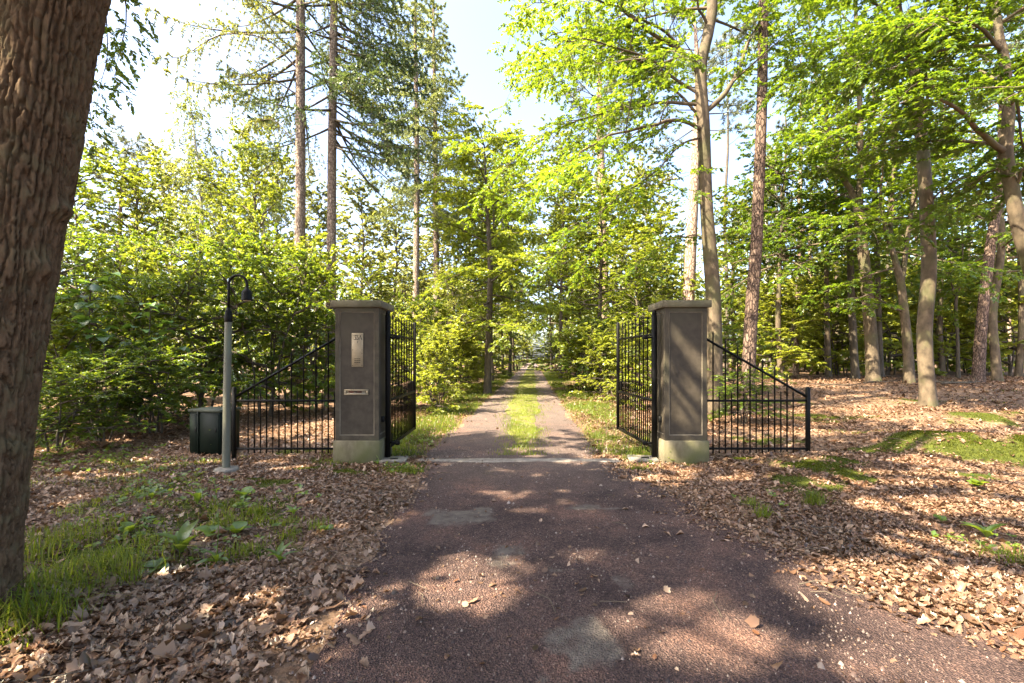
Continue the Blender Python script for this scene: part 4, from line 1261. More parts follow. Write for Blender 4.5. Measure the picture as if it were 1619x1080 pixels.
# ---- needle trees
def tufts(rng, p, d, n, L, w, spread=.8):
    """n thin needle-spray triangles at each point p leaning along d"""
    q = np.repeat(p, n, 0)
    a = nrm(np.repeat(d, n, 0) + rng.normal(size=(len(q), 3)) * spread)
    s = nrm(np.cross(a, rng.normal(size=a.shape)))
    L = (L * rng.uniform(.6, 1.25, len(q)))[:, None]
    V = np.stack([q - s * w * .5, q + s * w * .5 + a * L * .3, q + a * L], 1).reshape(-1, 3)
    return V, np.arange(len(V)).reshape(-1, 3)


def conifer_branches(rng, trunk, z0, z1, per_m, Lfun, elev, az_rng=None, droop=.12, up=.10):
    out = []
    n = int((z1 - z0) * per_m)
    az = rng.uniform(0, 6)
    for i in range(n):
        z = z0 + (z1 - z0) * (i + rng.uniform(0, 1)) / n
        f = (z - z0) / (z1 - z0)
        p = np.array([np.interp(z, trunk[:, 2], trunk[:, c]) for c in range(3)])
        az += 2.4 + rng.normal() * .4
        a = az if az_rng is None else rng.uniform(*az_rng)
        L = Lfun(f) * rng.uniform(.7, 1.1)
        e = math.radians(elev[0] + (elev[1] - elev[0]) * f + rng.normal() * 6)
        s = np.linspace(0, 1, 9)
        r_ = np.array([math.cos(a), math.sin(a), 0])
        side = np.array([-r_[1], r_[0], 0]) * rng.normal() * .08
        P = p + r_ * (math.cos(e) * L * s)[:, None] + side * (L * s * s)[:, None] + UP * (math.sin(e) * L * s - droop * L * 4 * s * (1 - s) * .5 - droop * L * s * s + up * L * s ** 4)[:, None]
        out.append((P, .012 + .010 * L, .004))
    return out


def needle_crown(rng, br, step=.15, slen=.75, nspray=5, sub=5, L=.16, w=.035, hang=.5, t0=.18, flat=.3):
    p0, d0, l0 = [], [], []
    for P, r0, r1 in br:
        q, T, f, Lb = resample(P, step, t0)
        sg = np.where(np.arange(len(q)) % 2 == 0, 1, -1)
        d = side_shoots(rng, q, T, sg, (45, 70), flat)
        p0.append(q); d0.append(d); l0.append(slen * np.minimum(1, Lb / 2.5) * np.sin(np.clip(f * 1.05 + .12, 0, 1) * math.pi * .80 + .35).clip(.25, 1) * rng.uniform(.5, 1.2, len(q)))
    p0, d0, l0 = map(np.concatenate, (p0, d0, l0))
    k = np.arange(sub)
    s = (k + .6) / sub
    h = hang * rng.uniform(.2, 1.6, len(p0))
    pts = p0[:, None] + d0[:, None] * (l0[:, None] * s)[:, :, None] - UP * (h[:, None] * l0[:, None] * s ** 2)[:, :, None]
    dd = nrm(d0[:, None] - UP * (2 * h[:, None] * s)[:, :, None])
    V, F = tufts(rng, pts.reshape(-1, 3), dd.reshape(-1, 3), nspray, L, w, .65)
    sh = np.stack([p0, p0 + d0 * (l0 * .5)[:, None] - UP * (h * l0 * .25)[:, None], p0 + d0 * l0[:, None] - UP * (h * l0)[:, None]], 1)
    return V, F, sh


def traced_conifer(name, label, d, pts, r, bark, leafmat, branches, crown=None, seed=1, stubs=None, cat="tree", group=None, limbs=(), sides=14, flare=.25):
    rng = np.random.default_rng(seed)
    P0 = pix_path(pts, d)
    r = np.array(r) / math.sqrt(1 + ((pts[len(pts) // 2][0] - CX) / F_PX) ** 2)
    b = P0[0].copy(); zg = float(gz(b[0], b[1])); b[2] = zg; P0[0, 2] = zg - .12
    t = thing(name, label, cat, b, 0, group)
    g, P, R = trunk_geo(P0 - b, r, sides, flare, .02, seed, 80)
    g.build("trunk", M[bark], t, True)
    br = []
    for B in branches:
        br += conifer_branches(rng, P, **B)
    for lp, r0, r1 in limbs:
        Q = smooth_path(pix_path(lp, d) - b, 20)
        lg = Geo(); lg.tube(Q, np.linspace(r0, r1, 20), 7, caps=False); lg.build("limb", M[bark], t, True)
        br.append((Q, r0, r1))
    gB = limb_geo(br, 5)
    if stubs:
        sb = []
        for _ in range(stubs[2]):
            z = rng.uniform(stubs[0], stubs[1]); a = rng.uniform(0, 6.28); L = rng.uniform(.25, 1.5)
            p = np.array([np.interp(z, P[:, 2], P[:, c]) for c in range(3)])
            e = rng.uniform(-.5, .35)
            q = p + np.array([math.cos(a), math.sin(a), e]) * L * .6
            sb.append((smooth_path(np.array([p, q, q + np.array([math.cos(a + .3), math.sin(a + .3), e - .35]) * L * .4]), 7), .012, .003))
        for q in sb:
            limb_geo([q], 4).build("dead_branch", M["dark_bark"], t)
    gB.build("branch", M["dark_bark"], t)
    V, F, sh = needle_crown(rng, br, **(crown or {}))
    V, F = apply_gaps(V + b, F, SPOTS, 0, 3); V = V - b
    g = Geo(); g.add(V, F, 0); g.tubes(sh, np.full(sh.shape[:2], .004), 3, 1)
    g.build("crown", [M[leafmat], M["twig"]], t)
    return t


# two tall larch-like trunks left of the gate
traced_conifer("larch_tree", "tall straight conifer trunk furthest left, long thin boughs hanging from its left side", 17.0,
    [(470, 640), (472, 500), (474, 400), (475, 250), (475, 100), (475, -60), (474, -260), (474, -480), (474, -640)], [.26, .225, .205, .19, .18, .155, .12, .06, .02], "larch_bark", "larch_needle",
    [dict(z0=11.5, z1=29, per_m=3.4, Lfun=lambda f: 4.6 * (1 - f) ** .7 + .3, elev=(-6, 30), droop=.16),
     dict(z0=12.5, z1=17, per_m=1.3, Lfun=lambda f: 5.0, elev=(0, 16), az_rng=(2.3, 3.9), droop=.19)],
    dict(step=.15, slen=.85, nspray=7, sub=6, L=.15, w=.042, hang=1.25, flat=.6), 41, (4, 11.5, 26),
    limbs=[([(472, 110, 0), (420, 62, -.6), (350, 55, -1.2), (290, 88, -1.6), (245, 92, -1.9)], .035, .008), ([(470, 150), (430, 125, -.4), (390, 120, -.8), (350, 95, -1.0)], .03, .007), ([(474, 240), (440, 195, .4), (415, 190, .6), (380, 210, .9)], .02, .005)])
traced_conifer("fir_tree", "tall straight fir trunk second from the left with dark boughs fanning to its right", 17.6,
    [(521, 640), (523, 480), (524, 380), (525, 250), (527, 100), (529, -60), (530, -260), (531, -450), (532, -600)], [.23, .20, .185, .175, .16, .14, .11, .06, .02], "larch_bark", "fir_needle",
    [dict(z0=10.0, z1=28, per_m=4.0, Lfun=lambda f: 4.4 * (1 - f) ** .7 + .3, elev=(-14, 25), droop=.14),
     dict(z0=9.5, z1=17, per_m=4.2, Lfun=lambda f: 4.4 - 1.0 * f, elev=(-16, -6), az_rng=(-.9, .9), droop=.10)],
    dict(step=.13, slen=.85, nspray=6, sub=6, L=.15, w=.045, hang=.75), 42, (3.5, 10, 22))
traced_conifer("fir_tree", "slim fir with a wide blue-green crown rising above the left gate leaf", 27.0,
    [(657, 600), (658, 450), (659, 330), (659, 200), (657, 80), (656, -30), (655, -120)], [.22, .195, .18, .15, .11, .06, .02], "larch_bark", "fir_sunlit",
    [dict(z0=11.0, z1=26, per_m=5.0, Lfun=lambda f: 3.6 * (1 - f) ** .75 + .35, elev=(-12, 30), droop=.13)],
    dict(step=.15, slen=.85, nspray=8, sub=6, L=.2, w=.055, hang=.6), 43, (4, 11, 24))
traced_conifer("fir_tree", "slim fir close right of the wide blue-green one, its boughs thinner", 30.0,
    [(690, 595), (690, 450), (689, 330), (688, 200), (686, 90), (685, 0), (684, -60)], [.22, .19, .175, .15, .11, .06, .02], "larch_bark", "fir_sunlit",
    [dict(z0=11.0, z1=26, per_m=4.6, Lfun=lambda f: 3.7 * (1 - f) ** .8 + .3, elev=(-10, 30), droop=.13)],
    dict(step=.16, slen=.85, nspray=8, sub=5, L=.21, w=.06, hang=.6), 44, (5, 11, 20))
PC = dict(step=.18, slen=.5, nspray=13, sub=4, L=.20, w=.028, hang=-.1, t0=.35, flat=.9)
traced_conifer("pine_tree", "dark scaly pine leaning slightly behind the right railing", 12.5,
    [(1179, 655), (1183, 590), (1189, 480), (1196, 380), (1201, 260), (1205, 140), (1207, 0), (1209, -160), (1212, -330), (1215, -420)], [.24, .20, .185, .17, .16, .15, .135, .11, .06, .02], "pine_bark", "pine_needle",
    [dict(z0=12.2, z1=18.5, per_m=3.2, Lfun=lambda f: 2.6 - 1.0 * f, elev=(5, 45), droop=.03)], PC, 45, (8.5, 12.5, 8),
    limbs=[([(1206, 44), (1195, 50, -.2), (1183, 46, -.4), (1172, 52, -.5)], .02, .006)])
traced_conifer("pine_tree", "reddish pine leaning right among the beeches near the right border", 20.0,
    [(1546, 612), (1550, 540), (1556, 470), (1566, 390), (1579, 300), (1584, 200), (1583, 90), (1578, -20)], [.33, .30, .28, .26, .23, .19, .12, .03], "pine_bark", "pine_needle",
    [dict(z0=11.5, z1=17.5, per_m=3, Lfun=lambda f: 2.6 - 1.0 * f, elev=(5, 45), droop=.03)], PC, 46, (7, 11, 8))
traced_conifer("pine_tree", "pale pink-barked pine close left of the forked beech behind the bare pillar", 24.0,
    [(1086, 600), (1088, 500), (1091, 420), (1096, 320), (1101, 220), (1104, 140), (1100, 60), (1096, 0)], [.36, .33, .31, .29, .25, .19, .10, .03], "pale_bark", "pine_needle",
    [dict(z0=13.0, z1=20.5, per_m=3.2, Lfun=lambda f: 3.8 - 1.6 * f, elev=(0, 45), droop=.03)], {**PC, "L": .26, "w": .04, "slen": .7}, 47, (8, 13, 8))
traced_conifer("pine_tree", "pale pine trunk half hidden in green foliage right of the drive, grey-green crown", 31.0,
    [(957, 600), (956, 480), (953, 380), (950, 260), (948, 170), (950, 90), (955, 60)], [.36, .33, .31, .28, .22, .11, .03], "pale_bark", "pine_needle",
    [dict(z0=15.5, z1=23.5, per_m=3.4, Lfun=lambda f: 4.4 - 2.0 * f, elev=(0, 40), droop=.03)], {**PC, "L": .30, "w": .05, "slen": .9}, 48, (9, 15, 6))
traced_conifer("pine_tree", "thin straight pine with a lit trunk standing right of the sloping railing", 31.0,
    [(1258, 600), (1260, 520), (1263, 420), (1265, 310), (1266, 200), (1266, 90)], [.22, .18, .165, .15, .12, .03], "pale_bark", "pine_needle",
    [dict(z0=15, z1=22, per_m=2.6, Lfun=lambda f: 2.6 - 1.2 * f, elev=(0, 40), droop=.03)], {**PC, "L": .28, "w": .045}, 49, (6, 15, 8))
traced_conifer("pine_tree", "orange-barked pine far off in the left wood, its crown thin and pale", 38.0,
    [(180, 600), (186, 450), (190, 350), (192, 300), (198, 250), (205, 225)], [.3, .25, .2, .15, .09, .03], "pine_bark", "pine_needle",
    [dict(z0=10.5, z1=19.5, per_m=3.4, Lfun=lambda f: 4.4 - 2.0 * f, elev=(0, 40), droop=.02)], {**PC, "L": .34, "w": .06, "slen": .9}, 50)
traced_conifer("pine_tree", "rusty pine far off between the birch and the tall conifer trunk", 42.0,
    [(352, 600), (350, 450), (348, 360), (346, 300), (345, 265)], [.3, .25, .2, .1, .03], "pine_bark", "pine_needle",
    [dict(z0=10.5, z1=18.5, per_m=3.0, Lfun=lambda f: 3.0 - 1.2 * f, elev=(0, 40), droop=.02)], {**PC, "L": .36, "w": .06, "slen": .9}, 51)


# ---- birches
def birch(label, d, pts, r, seed, z0, z1, n=30, L=2.4):
    rng = np.random.default_rng(seed)
    P0 = pix_path(pts, d); b = P0[0].copy(); b[2] = float(gz(b[0], b[1])); P0[0, 2] = b[2] - .1
    t = thing("birch_tree", label, "tree", b)
    g, P, R = trunk_geo(P0 - b, r, 12, .2, .02, seed, 60); g.build("trunk", M["birch_bark"], t, True)
    limbs = auto_limbs(rng, P, z0, z1, n, lambda f: L * (1.1 - .75 * f), (30, 65), .9, .03, .06)
    limb_geo(limbs, 4).build("branch", M["dark_bark"], t)
    gl, gb = Geo(), Geo()
    put_foliage(gl, gb, foliage(rng, limbs, sub=.5, sub_len=.4, sec_step=.3, sec_len=.7, twig_step=.17, twig_len=.4, leaf_step=.07, target=14000, leaf=.16, t0=.15, droop=.9, flat=.8, up_jit=.9), twig_tubes=False)
    nl = sum(len(v) for v in gl.V)
    for v, f in zip(gb.V, gb.F):
        gl.V.append(v); gl.F.append(f + nl); gl.M.append(1)
    gl.build("crown", [M["birch_leaf"], M["twig"]], t)
    return t


birch("slender birch whose airy crown stands alone against the white sky", 32, [(316, 600), (316, 450), (318, 380), (317, 300), (308, 220), (300, 160)], [.15, .13, .115, .10, .06, .015], 61, 9, 19.6, 40, 3.4)
birch("leaning birch close left of the furthest left conifer trunk", 36, [(425, 600), (420, 450), (415, 340), (405, 260), (395, 190)], [.16, .14, .12, .08, .015], 62, 9, 20.5, 36, 3.4)
birch("pale thin birch deep in the wood beyond the right railing", 40, [(1219, 600), (1221, 500), (1226, 420), (1228, 330), (1225, 220)], [.2, .18, .16, .12, .02], 63, 11, 20, 22, 2.6)
birch("second pale birch deep in the wood, just left of the one beyond the right railing", 42, [(1207, 600), (1210, 500), (1213, 420), (1212, 330), (1215, 230)], [.19, .17, .15, .11, .02], 64, 11, 20, 22, 2.6)


# ---- broadleaf trees and shrubs of the undergrowth: a few kinds, copied
def proto_tree(name, cat, h, rad, z0, n, seed, leafmat, leaf, bark="dark_bark", elev=(0, 50), fol=None, stems=1, r=.09, lean=.25, curve=.25):
    rng = np.random.default_rng(seed)
    t = thing(name, "", cat)
    gT, L = Geo(), []
    for s in range(stems):
        a = rng.uniform(0, 6.28)
        spread = 0 if stems == 1 else rng.uniform(.15, .32) * h
        top = np.array([math.cos(a) * spread, math.sin(a) * spread, h * rng.uniform(.8, 1.0)])
        o = np.array([math.cos(a) * .12, math.sin(a) * .12, -.1]) * (0 if stems == 1 else 1) + np.array([0, 0, -.1])
        mid = (o + top) / 2 + rng.normal(size=3) * np.array([lean, lean, 0]) * (.4 if stems > 1 else .6) - np.array([top[0], top[1], 0]) * .12
        g, P, R = trunk_geo(np.array([o, (o + mid) / 2 + rng.normal(size=3) * .05, mid, (mid + top) / 2 + rng.normal(size=3) * .1, top]), np.array([1, .85, .65, .4, .12]) * r * (1 if stems == 1 else .55), 9, .2, .03, seed + s, 26)
        gT.V += g.V; gT.F += [f + gT.n for f in g.F]; gT.M += g.M; gT.n += g.n
        L += auto_limbs(rng, P, z0, h * .95, max(3, n // stems), lambda f: rad * (1 - .55 * f) * (1 if stems == 1 else .7), elev, curve, .03 + .01 * rad, .09)
        L.append((P[len(P) // 2:], .02, .005))
    gT.build("trunk" if stems == 1 else "stem", M[bark], t, True)
    limb_geo(L, 5).build("branch", M[bark], t)
    gl, gb = Geo(), Geo()
    put_foliage(gl, gb, foliage(rng, L, **{**dict(sub=.4, sub_len=.5, sec_step=.24, sec_len=.7, twig_step=.12, twig_len=.32, leaf_step=.045, target=18000, leaf=leaf, t0=.08, droop=.08, flat=.4), **(fol or {})}), twig_tubes=False)
    nl = sum(len(v) for v in gl.V)
    for v, f in zip(gb.V, gb.F):
        gl.V.append(v); gl.F.append(f + nl); gl.M.append(1)
    gl.build("crown", [M[leafmat], M["twig"]], t)
    return t


PR_ = {
    "shrub_a": proto_tree("shrub", "shrub", 3.2, 1.7, .35, 30, 71, "shrub_leaf", .075, stems=5, r=.05),
    "shrub_b": proto_tree("shrub", "shrub", 3.0, 1.9, .5, 28, 72, "shrub_leaf", .072, stems=4, r=.05, elev=(-5, 35)),
    "shrub_d": proto_tree("shrub", "shrub", 3.4, 1.8, .3, 30, 80, "sunlit_leaf", .10, stems=4, r=.045),
    "shrub_c": proto_tree("shrub", "shrub", 2.6, 1.5, .2, 28, 73, "bright_leaf", .08, stems=4, r=.045),
    "tree_a": proto_tree("broadleaf_tree", "tree", 9.5, 3.2, 1.6, 40, 74, "bright_leaf", .125, r=.13, fol=dict(sub=.6, sec_step=.36, sec_len=1.0, twig_step=.2, twig_len=.42, target=34000)),
    "tree_b": proto_tree("broadleaf_tree", "tree", 10.5, 3.4, 1.2, 40, 75, "shrub_leaf", .125, r=.14, elev=(-8, 45), fol=dict(sub=.6, sec_step=.36, sec_len=1.0, twig_step=.2, twig_len=.42, target=34000)),
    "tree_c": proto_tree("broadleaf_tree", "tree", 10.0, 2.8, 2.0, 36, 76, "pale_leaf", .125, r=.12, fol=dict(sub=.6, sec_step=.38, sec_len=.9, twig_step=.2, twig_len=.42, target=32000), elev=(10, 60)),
    "tree_f": proto_tree("broadleaf_tree", "tree", 11.5, 3.6, 5.0, 36, 79, "shaded_leaf", .12, "beech_bark", (-8, 40), r=.15, fol=dict(sub=.6, sec_step=.34, sec_len=1.0, twig_step=.19, twig_len=.42, target=34000)),
    "tree_e": proto_tree("broadleaf_tree", "tree", 11.5, 3.0, 3.6, 36, 78, "bright_leaf", .125, r=.13, elev=(-5, 45), fol=dict(sub=.6, sec_step=.36, sec_len=1.0, twig_step=.2, twig_len=.42, target=34000)),
}
used = set()


def plant(kind, label, px, d, s=1.0, rz=None, group=None, sz=None, dz=0.0):
    x = (px - CX) * d / F_PX
    loc = (x, d, float(gz(x, d)) + dz)
    rz = (px * 1.7 + d * 3.1) % 6.28 if rz is None else rz
    root = PR_[kind]
    if kind not in used:
        used.add(kind)
        root.location = loc; root.rotation_euler = (0, 0, rz); root.scale = (s, s, s if sz is None else sz)
        return tag(root, label, root["category"], group)
    return copy_thing(root, label, loc, rz, s, group, sz)


def plant_top(kind, label, px, d, ytop, h0, group=None, sw=None):
    """scaled so that its top shows at photo row ytop"""
    s = (EYE + (HY - ytop) * d / F_PX) / h0
    return plant(kind, label, px, d, s if sw is None else sw, None, group, s)


U = "undergrowth shrubs left of the gate"
plant_top("shrub_a", "many-stemmed dark shrub over bare litter, midway between the oak and the cabinet", 205, 10.0, 425, 3.2, U, 1.0)
plant_top("shrub_b", "dark spreading shrub directly behind the green cabinet", 318, 11.0, 430, 3.0, U, 1.05)
plant_top("shrub_a", "dense dark shrub behind the left railing, next to the lamp head", 420, 11.5, 395, 3.2, U, 1.05)
plant_top("shrub_b", "dense shrub touching the back of the 33A pillar", 505, 12.5, 440, 3.0, U, 1.0)
plant_top("shrub_c", "low leafy shrub in the shade beside the oak's foot", 95, 9.0, 505, 2.6, U, .95)
plant_top("shrub_b", "shady shrub just right of the oak trunk, behind the big-leaved sapling", 130, 11.5, 400, 3.0, U, 1.1)
plant_top("shrub_c", "yellow-green shrub glowing behind the dark shrubs left of the lamp", 260, 15.0, 410, 2.6, U, 1.5)
plant_top("shrub_c", "sunlit shrub behind the left railing's tall end", 460, 16.0, 400, 2.6, U, 1.5)
plant_top("shrub_a", "tall green shrub at mid distance with its top level with the larch foot", 370, 14.5, 370, 3.2, U, 1.25)
plant_top("shrub_a", "leafy shrub low behind the oak's right edge, against the far trees", 170, 15.0, 360, 3.2, U, 1.3)
plant_top("shrub_a", "low dark shrub in front of the big-leaved sapling", 165, 8.0, 560, 3.2, U, .62)
plant_top("shrub_b", "low shrub tucked against the oak's right edge", 88, 7.2, 585, 3.0, U, .6)
plant_top("shrub_b", "low dark shrub between the sapling and the green cabinet", 250, 9.0, 545, 3.0, U, .75)
T_ = "broadleaf trees in the left wood"
plant_top("tree_a", "bright yellow-green tree right of the oak, lowest crown against the sky", 215, 20, 255, 9.5, T_, .9)
plant_top("tree_b", "green tree half hidden behind the oak trunk", 115, 20, 225, 10.5, T_, .95)
plant_top("tree_a", "sunlit tree with its crown just left of the furthest left conifer trunk", 405, 26, 225, 9.5, T_, 1.0)
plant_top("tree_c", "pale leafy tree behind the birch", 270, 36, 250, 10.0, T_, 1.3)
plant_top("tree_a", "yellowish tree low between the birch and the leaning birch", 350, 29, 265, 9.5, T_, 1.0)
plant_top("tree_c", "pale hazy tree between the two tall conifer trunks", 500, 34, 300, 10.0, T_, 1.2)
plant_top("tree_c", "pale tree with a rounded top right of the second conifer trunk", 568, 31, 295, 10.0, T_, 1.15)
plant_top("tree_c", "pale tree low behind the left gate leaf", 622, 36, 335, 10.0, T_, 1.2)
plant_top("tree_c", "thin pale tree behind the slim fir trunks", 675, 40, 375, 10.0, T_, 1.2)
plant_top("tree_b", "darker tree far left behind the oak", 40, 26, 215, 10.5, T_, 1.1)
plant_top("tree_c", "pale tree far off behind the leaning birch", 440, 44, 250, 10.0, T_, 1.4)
plant_top("tree_a", "small bright tree behind the 33A pillar", 585, 21, 425, 9.5, T_, .7)
C_ = "trees along the drive"
traced_tree("broadleaf_tree", "fresh green tree overhanging the drive from the left, nearest the gate", "tree", 19.0,
    [(770, 615), (773, 520), (775, 420), (770, 330), (766, 235)], [.17, .14, .11, .07, .02], "dark_bark", (),
    dict(z0=2.6, z1=10.6, n=34, Lfun=lambda f: 3.7 * (1 - .55 * f), elev=(-8, 45), curve=.3, r=.05), {**BF, "leaf": .13, "sub": .6, "target": 34000}, "bright_leaf", 81, group=C_)
plant_top("tree_e", "tree on the left edge of the drive behind the fresh green one", 778, 29, 265, 11.5, C_, .95)
plant_top("tree_e", "tree on the left edge of the drive far along, dark trunk", 795, 42, 330, 11.5, C_, 1.0)
plant_top("tree_c", "pale tree left of the drive in front of the slim firs", 712, 25, 430, 10.0, C_, .75)
plant_top("tree_e", "leafy tree arching over the drive from the right", 945, 23, 285, 11.5, C_, 1.05)
plant_top("tree_a", "sunlit tree on the right of the drive behind the right gate leaf", 1005, 20, 385, 9.5, C_, .72)
plant_top("tree_e", "tall tree behind the arching one on the right of the drive", 915, 36, 250, 11.5, C_, 1.15)
plant_top("tree_a", "bright tree between the pale pine and the forked beech", 1045, 26, 345, 9.5, C_, .9)
plant_top("tree_e", "pale tree far along the drive on the right", 893, 52, 340, 11.5, C_, 1.3)
plant_top("tree_c", "pale tree behind the left gate leaf, left of the fresh green one", 705, 34, 345, 10.0, C_, 1.1)
plant_top("tree_a", "yellow-green tree right behind the fresh green one", 742, 30, 300, 9.5, C_, 1.0)
plant_top("tree_a", "bright tree under the forked beech's lowest limb", 985, 28, 300, 9.5, C_, 1.1)
plant_top("tree_c", "pale tree between the arching tree and the pale pink-barked pine", 1020, 40, 270, 10.0, C_, 1.4)
plant_top("tree_e", "green crown closing over the drive, its trunk on the right edge", 886, 33, 205, 11.5, C_, 1.05)
plant_top("tree_e", "green crown closing over the drive, its dark trunk on the left edge", 806, 37, 235, 11.5, C_, 1.1)
plant_top("tree_e", "tall crown filling the gap right of the slim firs", 765, 44, 215, 11.5, C_, 1.35)
plant_top("tree_e", "green crown at the far end of the drive, right side", 872, 50, 360, 11.5, C_, 1.1)
plant_top("tree_e", "green crown at the far end of the drive, left side", 812, 53, 370, 11.5, C_, 1.1)
plant_top("tree_c", "pale tree far along the drive on the left", 795, 58, 350, 10.0, C_, 1.3)
R_ = "trees in the right wood"
plant_top("tree_a", "bright tree behind the dark scaly pine", 1160, 27, 330, 9.5, R_, .95)
plant_top("tree_f", "high layered beech crown between the scaly pine and the thin straight pine", 1235, 23, 215, 11.5, R_, 1.0)
plant_top("tree_c", "pale low tree behind the thin straight pine", 1285, 40, 380, 10.0, R_, 1.2)
plant_top("tree_f", "high layered green tree between the thin pine and the pale forked beech", 1310, 26, 160, 11.5, R_, 1.15)
plant_top("tree_c", "pale tree glowing behind the many-stemmed beech", 1420, 42, 370, 10.0, R_, 1.3)
plant_top("tree_f", "high layered tree behind the forward leaning beech", 1490, 29, 190, 11.5, R_, 1.2)
plant_top("tree_c", "pale tree behind the thin dark young tree", 1525, 44, 380, 10.0, R_, 1.3)
plant_top("tree_f", "high green tree behind the reddish pine at the right border", 1610, 27, 170, 11.5, R_, 1.2)
plant_top("tree_c", "pale tree far behind the scaly pine", 1195, 46, 300, 10.0, R_, 1.5)
plant_top("tree_c", "pale tree far behind the pale forked beech", 1360, 47, 350, 10.0, R_, 1.5)
plant_top("tree_a", "yellow-green tree deep in the wood at the right border", 1600, 46, 380, 9.5, R_, 1.5)
for k_, (px, d, yt, lab) in enumerate(((1148, 33, 60, "slim dark trunk right behind the forked beech"), (1283, 36, 120, "slim trunk just right of the thin straight pine"), (1322, 33, 150, "slim dark trunk left of the pale forked beech"),
        (1406, 38, 120, "slim trunk between the pale forked and the many-stemmed beech"), (1450, 34, 150, "slim trunk right behind the many-stemmed beech"), (1490, 40, 130, "slim trunk just right of the forward leaning beech"),
        (1533, 37, 140, "slim trunk just left of the reddish pine"), (1597, 35, 140, "slim trunk closest to the right border"), (1240, 44, 160, "slim far trunk right of the pale birches"))):
    traced_tree("slender_tree", lab, "tree", d, [(px, 600), (px + 2 * (-1) ** k_, 480), (px - 2, 340), (px + 3, 220), (px, yt)], np.array([.16, .135, .12, .09, .02]) * (1 + .2 * (k_ % 3)), ("dark_bark", "pale_bark", "beech_bark")[k_ % 3], (),
        dict(z0=10, z1=EYE + (HY - yt) * d / F_PX, n=10, Lfun=lambda f: 2.6 - 1.3 * f, elev=(0, 45), curve=.3, r=.03), {**BF, "leaf": .16, "sub": 0, "sec_step": .4, "twig_step": .22, "target": 2500}, "beech_leaf", 900 + k_, group="slim trunks deep in the right wood", sides=9)
S_ = "shrubs at the back of the right wood"
for k, (kd, px, d, yt, lab) in enumerate((
        ("shrub_d", 1228, 24, 470, "yellow-green shrub behind the right railing, left of the thin pine"),
        ("shrub_d", 1300, 30, 450, "bright shrub right of the thin straight pine"),
        ("shrub_d", 1330, 28, 455, "green shrub left of the pale forked beech's foot"),
        ("shrub_d", 1408, 29, 445, "bright shrub between the pale forked beech and the many-stemmed one"),
        ("shrub_d", 1495, 30, 445, "bright shrub right behind the forward beech's foot"),
        ("shrub_d", 1535, 33, 450, "shrub behind the reddish pine's foot"),
        ("shrub_d", 1602, 28, 440, "yellow-green shrub at the right border"),
        ("shrub_b", 1450, 36, 500, "green shrub far behind the many-stemmed beech"),
        ("shrub_a", 1150, 17, 520, "green shrub behind the right railing's tall end"),
        ("shrub_d", 1365, 36, 450, "tall glowing shrub far behind the pale forked beech"),
        ("shrub_d", 1465, 37, 455, "tall glowing shrub far behind the forward leaning beech"),
        ("shrub_d", 1560, 38, 450, "tall glowing shrub far behind the reddish pine"),
        ("shrub_d", 1280, 42, 450, "tall glowing shrub far behind the thin straight pine"),
        ("shrub_d", 1190, 36, 460, "tall glowing shrub far behind the dark scaly pine"),
        ("shrub_b", 1265, 37, 500, "green shrub deep behind the thin straight pine"))):
    plant_top(kd, lab, px, d, yt, {"shrub_a": 3.2, "shrub_b": 3.0, "shrub_c": 2.6, "shrub_d": 3.4}[kd], S_, 1.45 * d / 22)
plant("shrub_b", "small fern-green bush between the right railing and the scaly pine", 1172, 10.6, .55, None, None, .42)
D_ = "shrubs beside the drive"
for k, (kd, px, d, yt, lab) in enumerate((
        ("shrub_d", 640, 13.5, 500, "leafy bush just beyond the left gate leaf"),
        ("shrub_d", 700, 15.5, 520, "low bright bush left of the drive, nearest the gate"),
        ("shrub_a", 655, 18, 470, "tall green bush under the slim firs"),
        ("shrub_d", 725, 19, 505, "bright bush left of the drive under the fresh green tree"),
        ("shrub_b", 722, 25, 515, "green bush left of the drive by the dark trunk"),
        ("shrub_c", 768, 34, 535, "small bush on the left edge far along the drive"),
        ("shrub_d", 1000, 13.5, 520, "sunlit bush behind the right gate leaf"),
        ("shrub_d", 955, 16, 525, "bright bush right of the drive, nearest the gate"),
        ("shrub_a", 948, 20, 500, "green bush right of the drive under the arching tree"),
        ("shrub_b", 940, 27, 510, "dark bush on the right edge of the drive"),
        ("shrub_a", 908, 38, 535, "dark rounded bush at the far right bend of the drive"),
        ("shrub_d", 690, 12.3, 545, "low sunny bush right behind the free end of the left gate leaf"),
        ("shrub_d", 742, 22, 535, "low sunny bush on the left verge where the drive narrows"),
        ("shrub_d", 920, 21, 535, "low sunny bush on the right verge where the drive narrows"),
        ("shrub_d", 820, 56, 535, "small bush left of the bright gap at the far end of the drive"),
        ("shrub_d", 874, 54, 533, "small bush right of the bright gap at the far end of the drive"),
        ("shrub_d", 1060, 15.5, 490, "bright bush showing left of the bare pillar"))):
    plant_top(kd, lab, px, d, yt, {"shrub_a": 3.2, "shrub_b": 3.0, "shrub_c": 2.6, "shrub_d": 3.4}[kd], D_, {"shrub_d": .75, "shrub_a": .85, "shrub_b": .9, "shrub_c": .75}[kd] * d / 17)

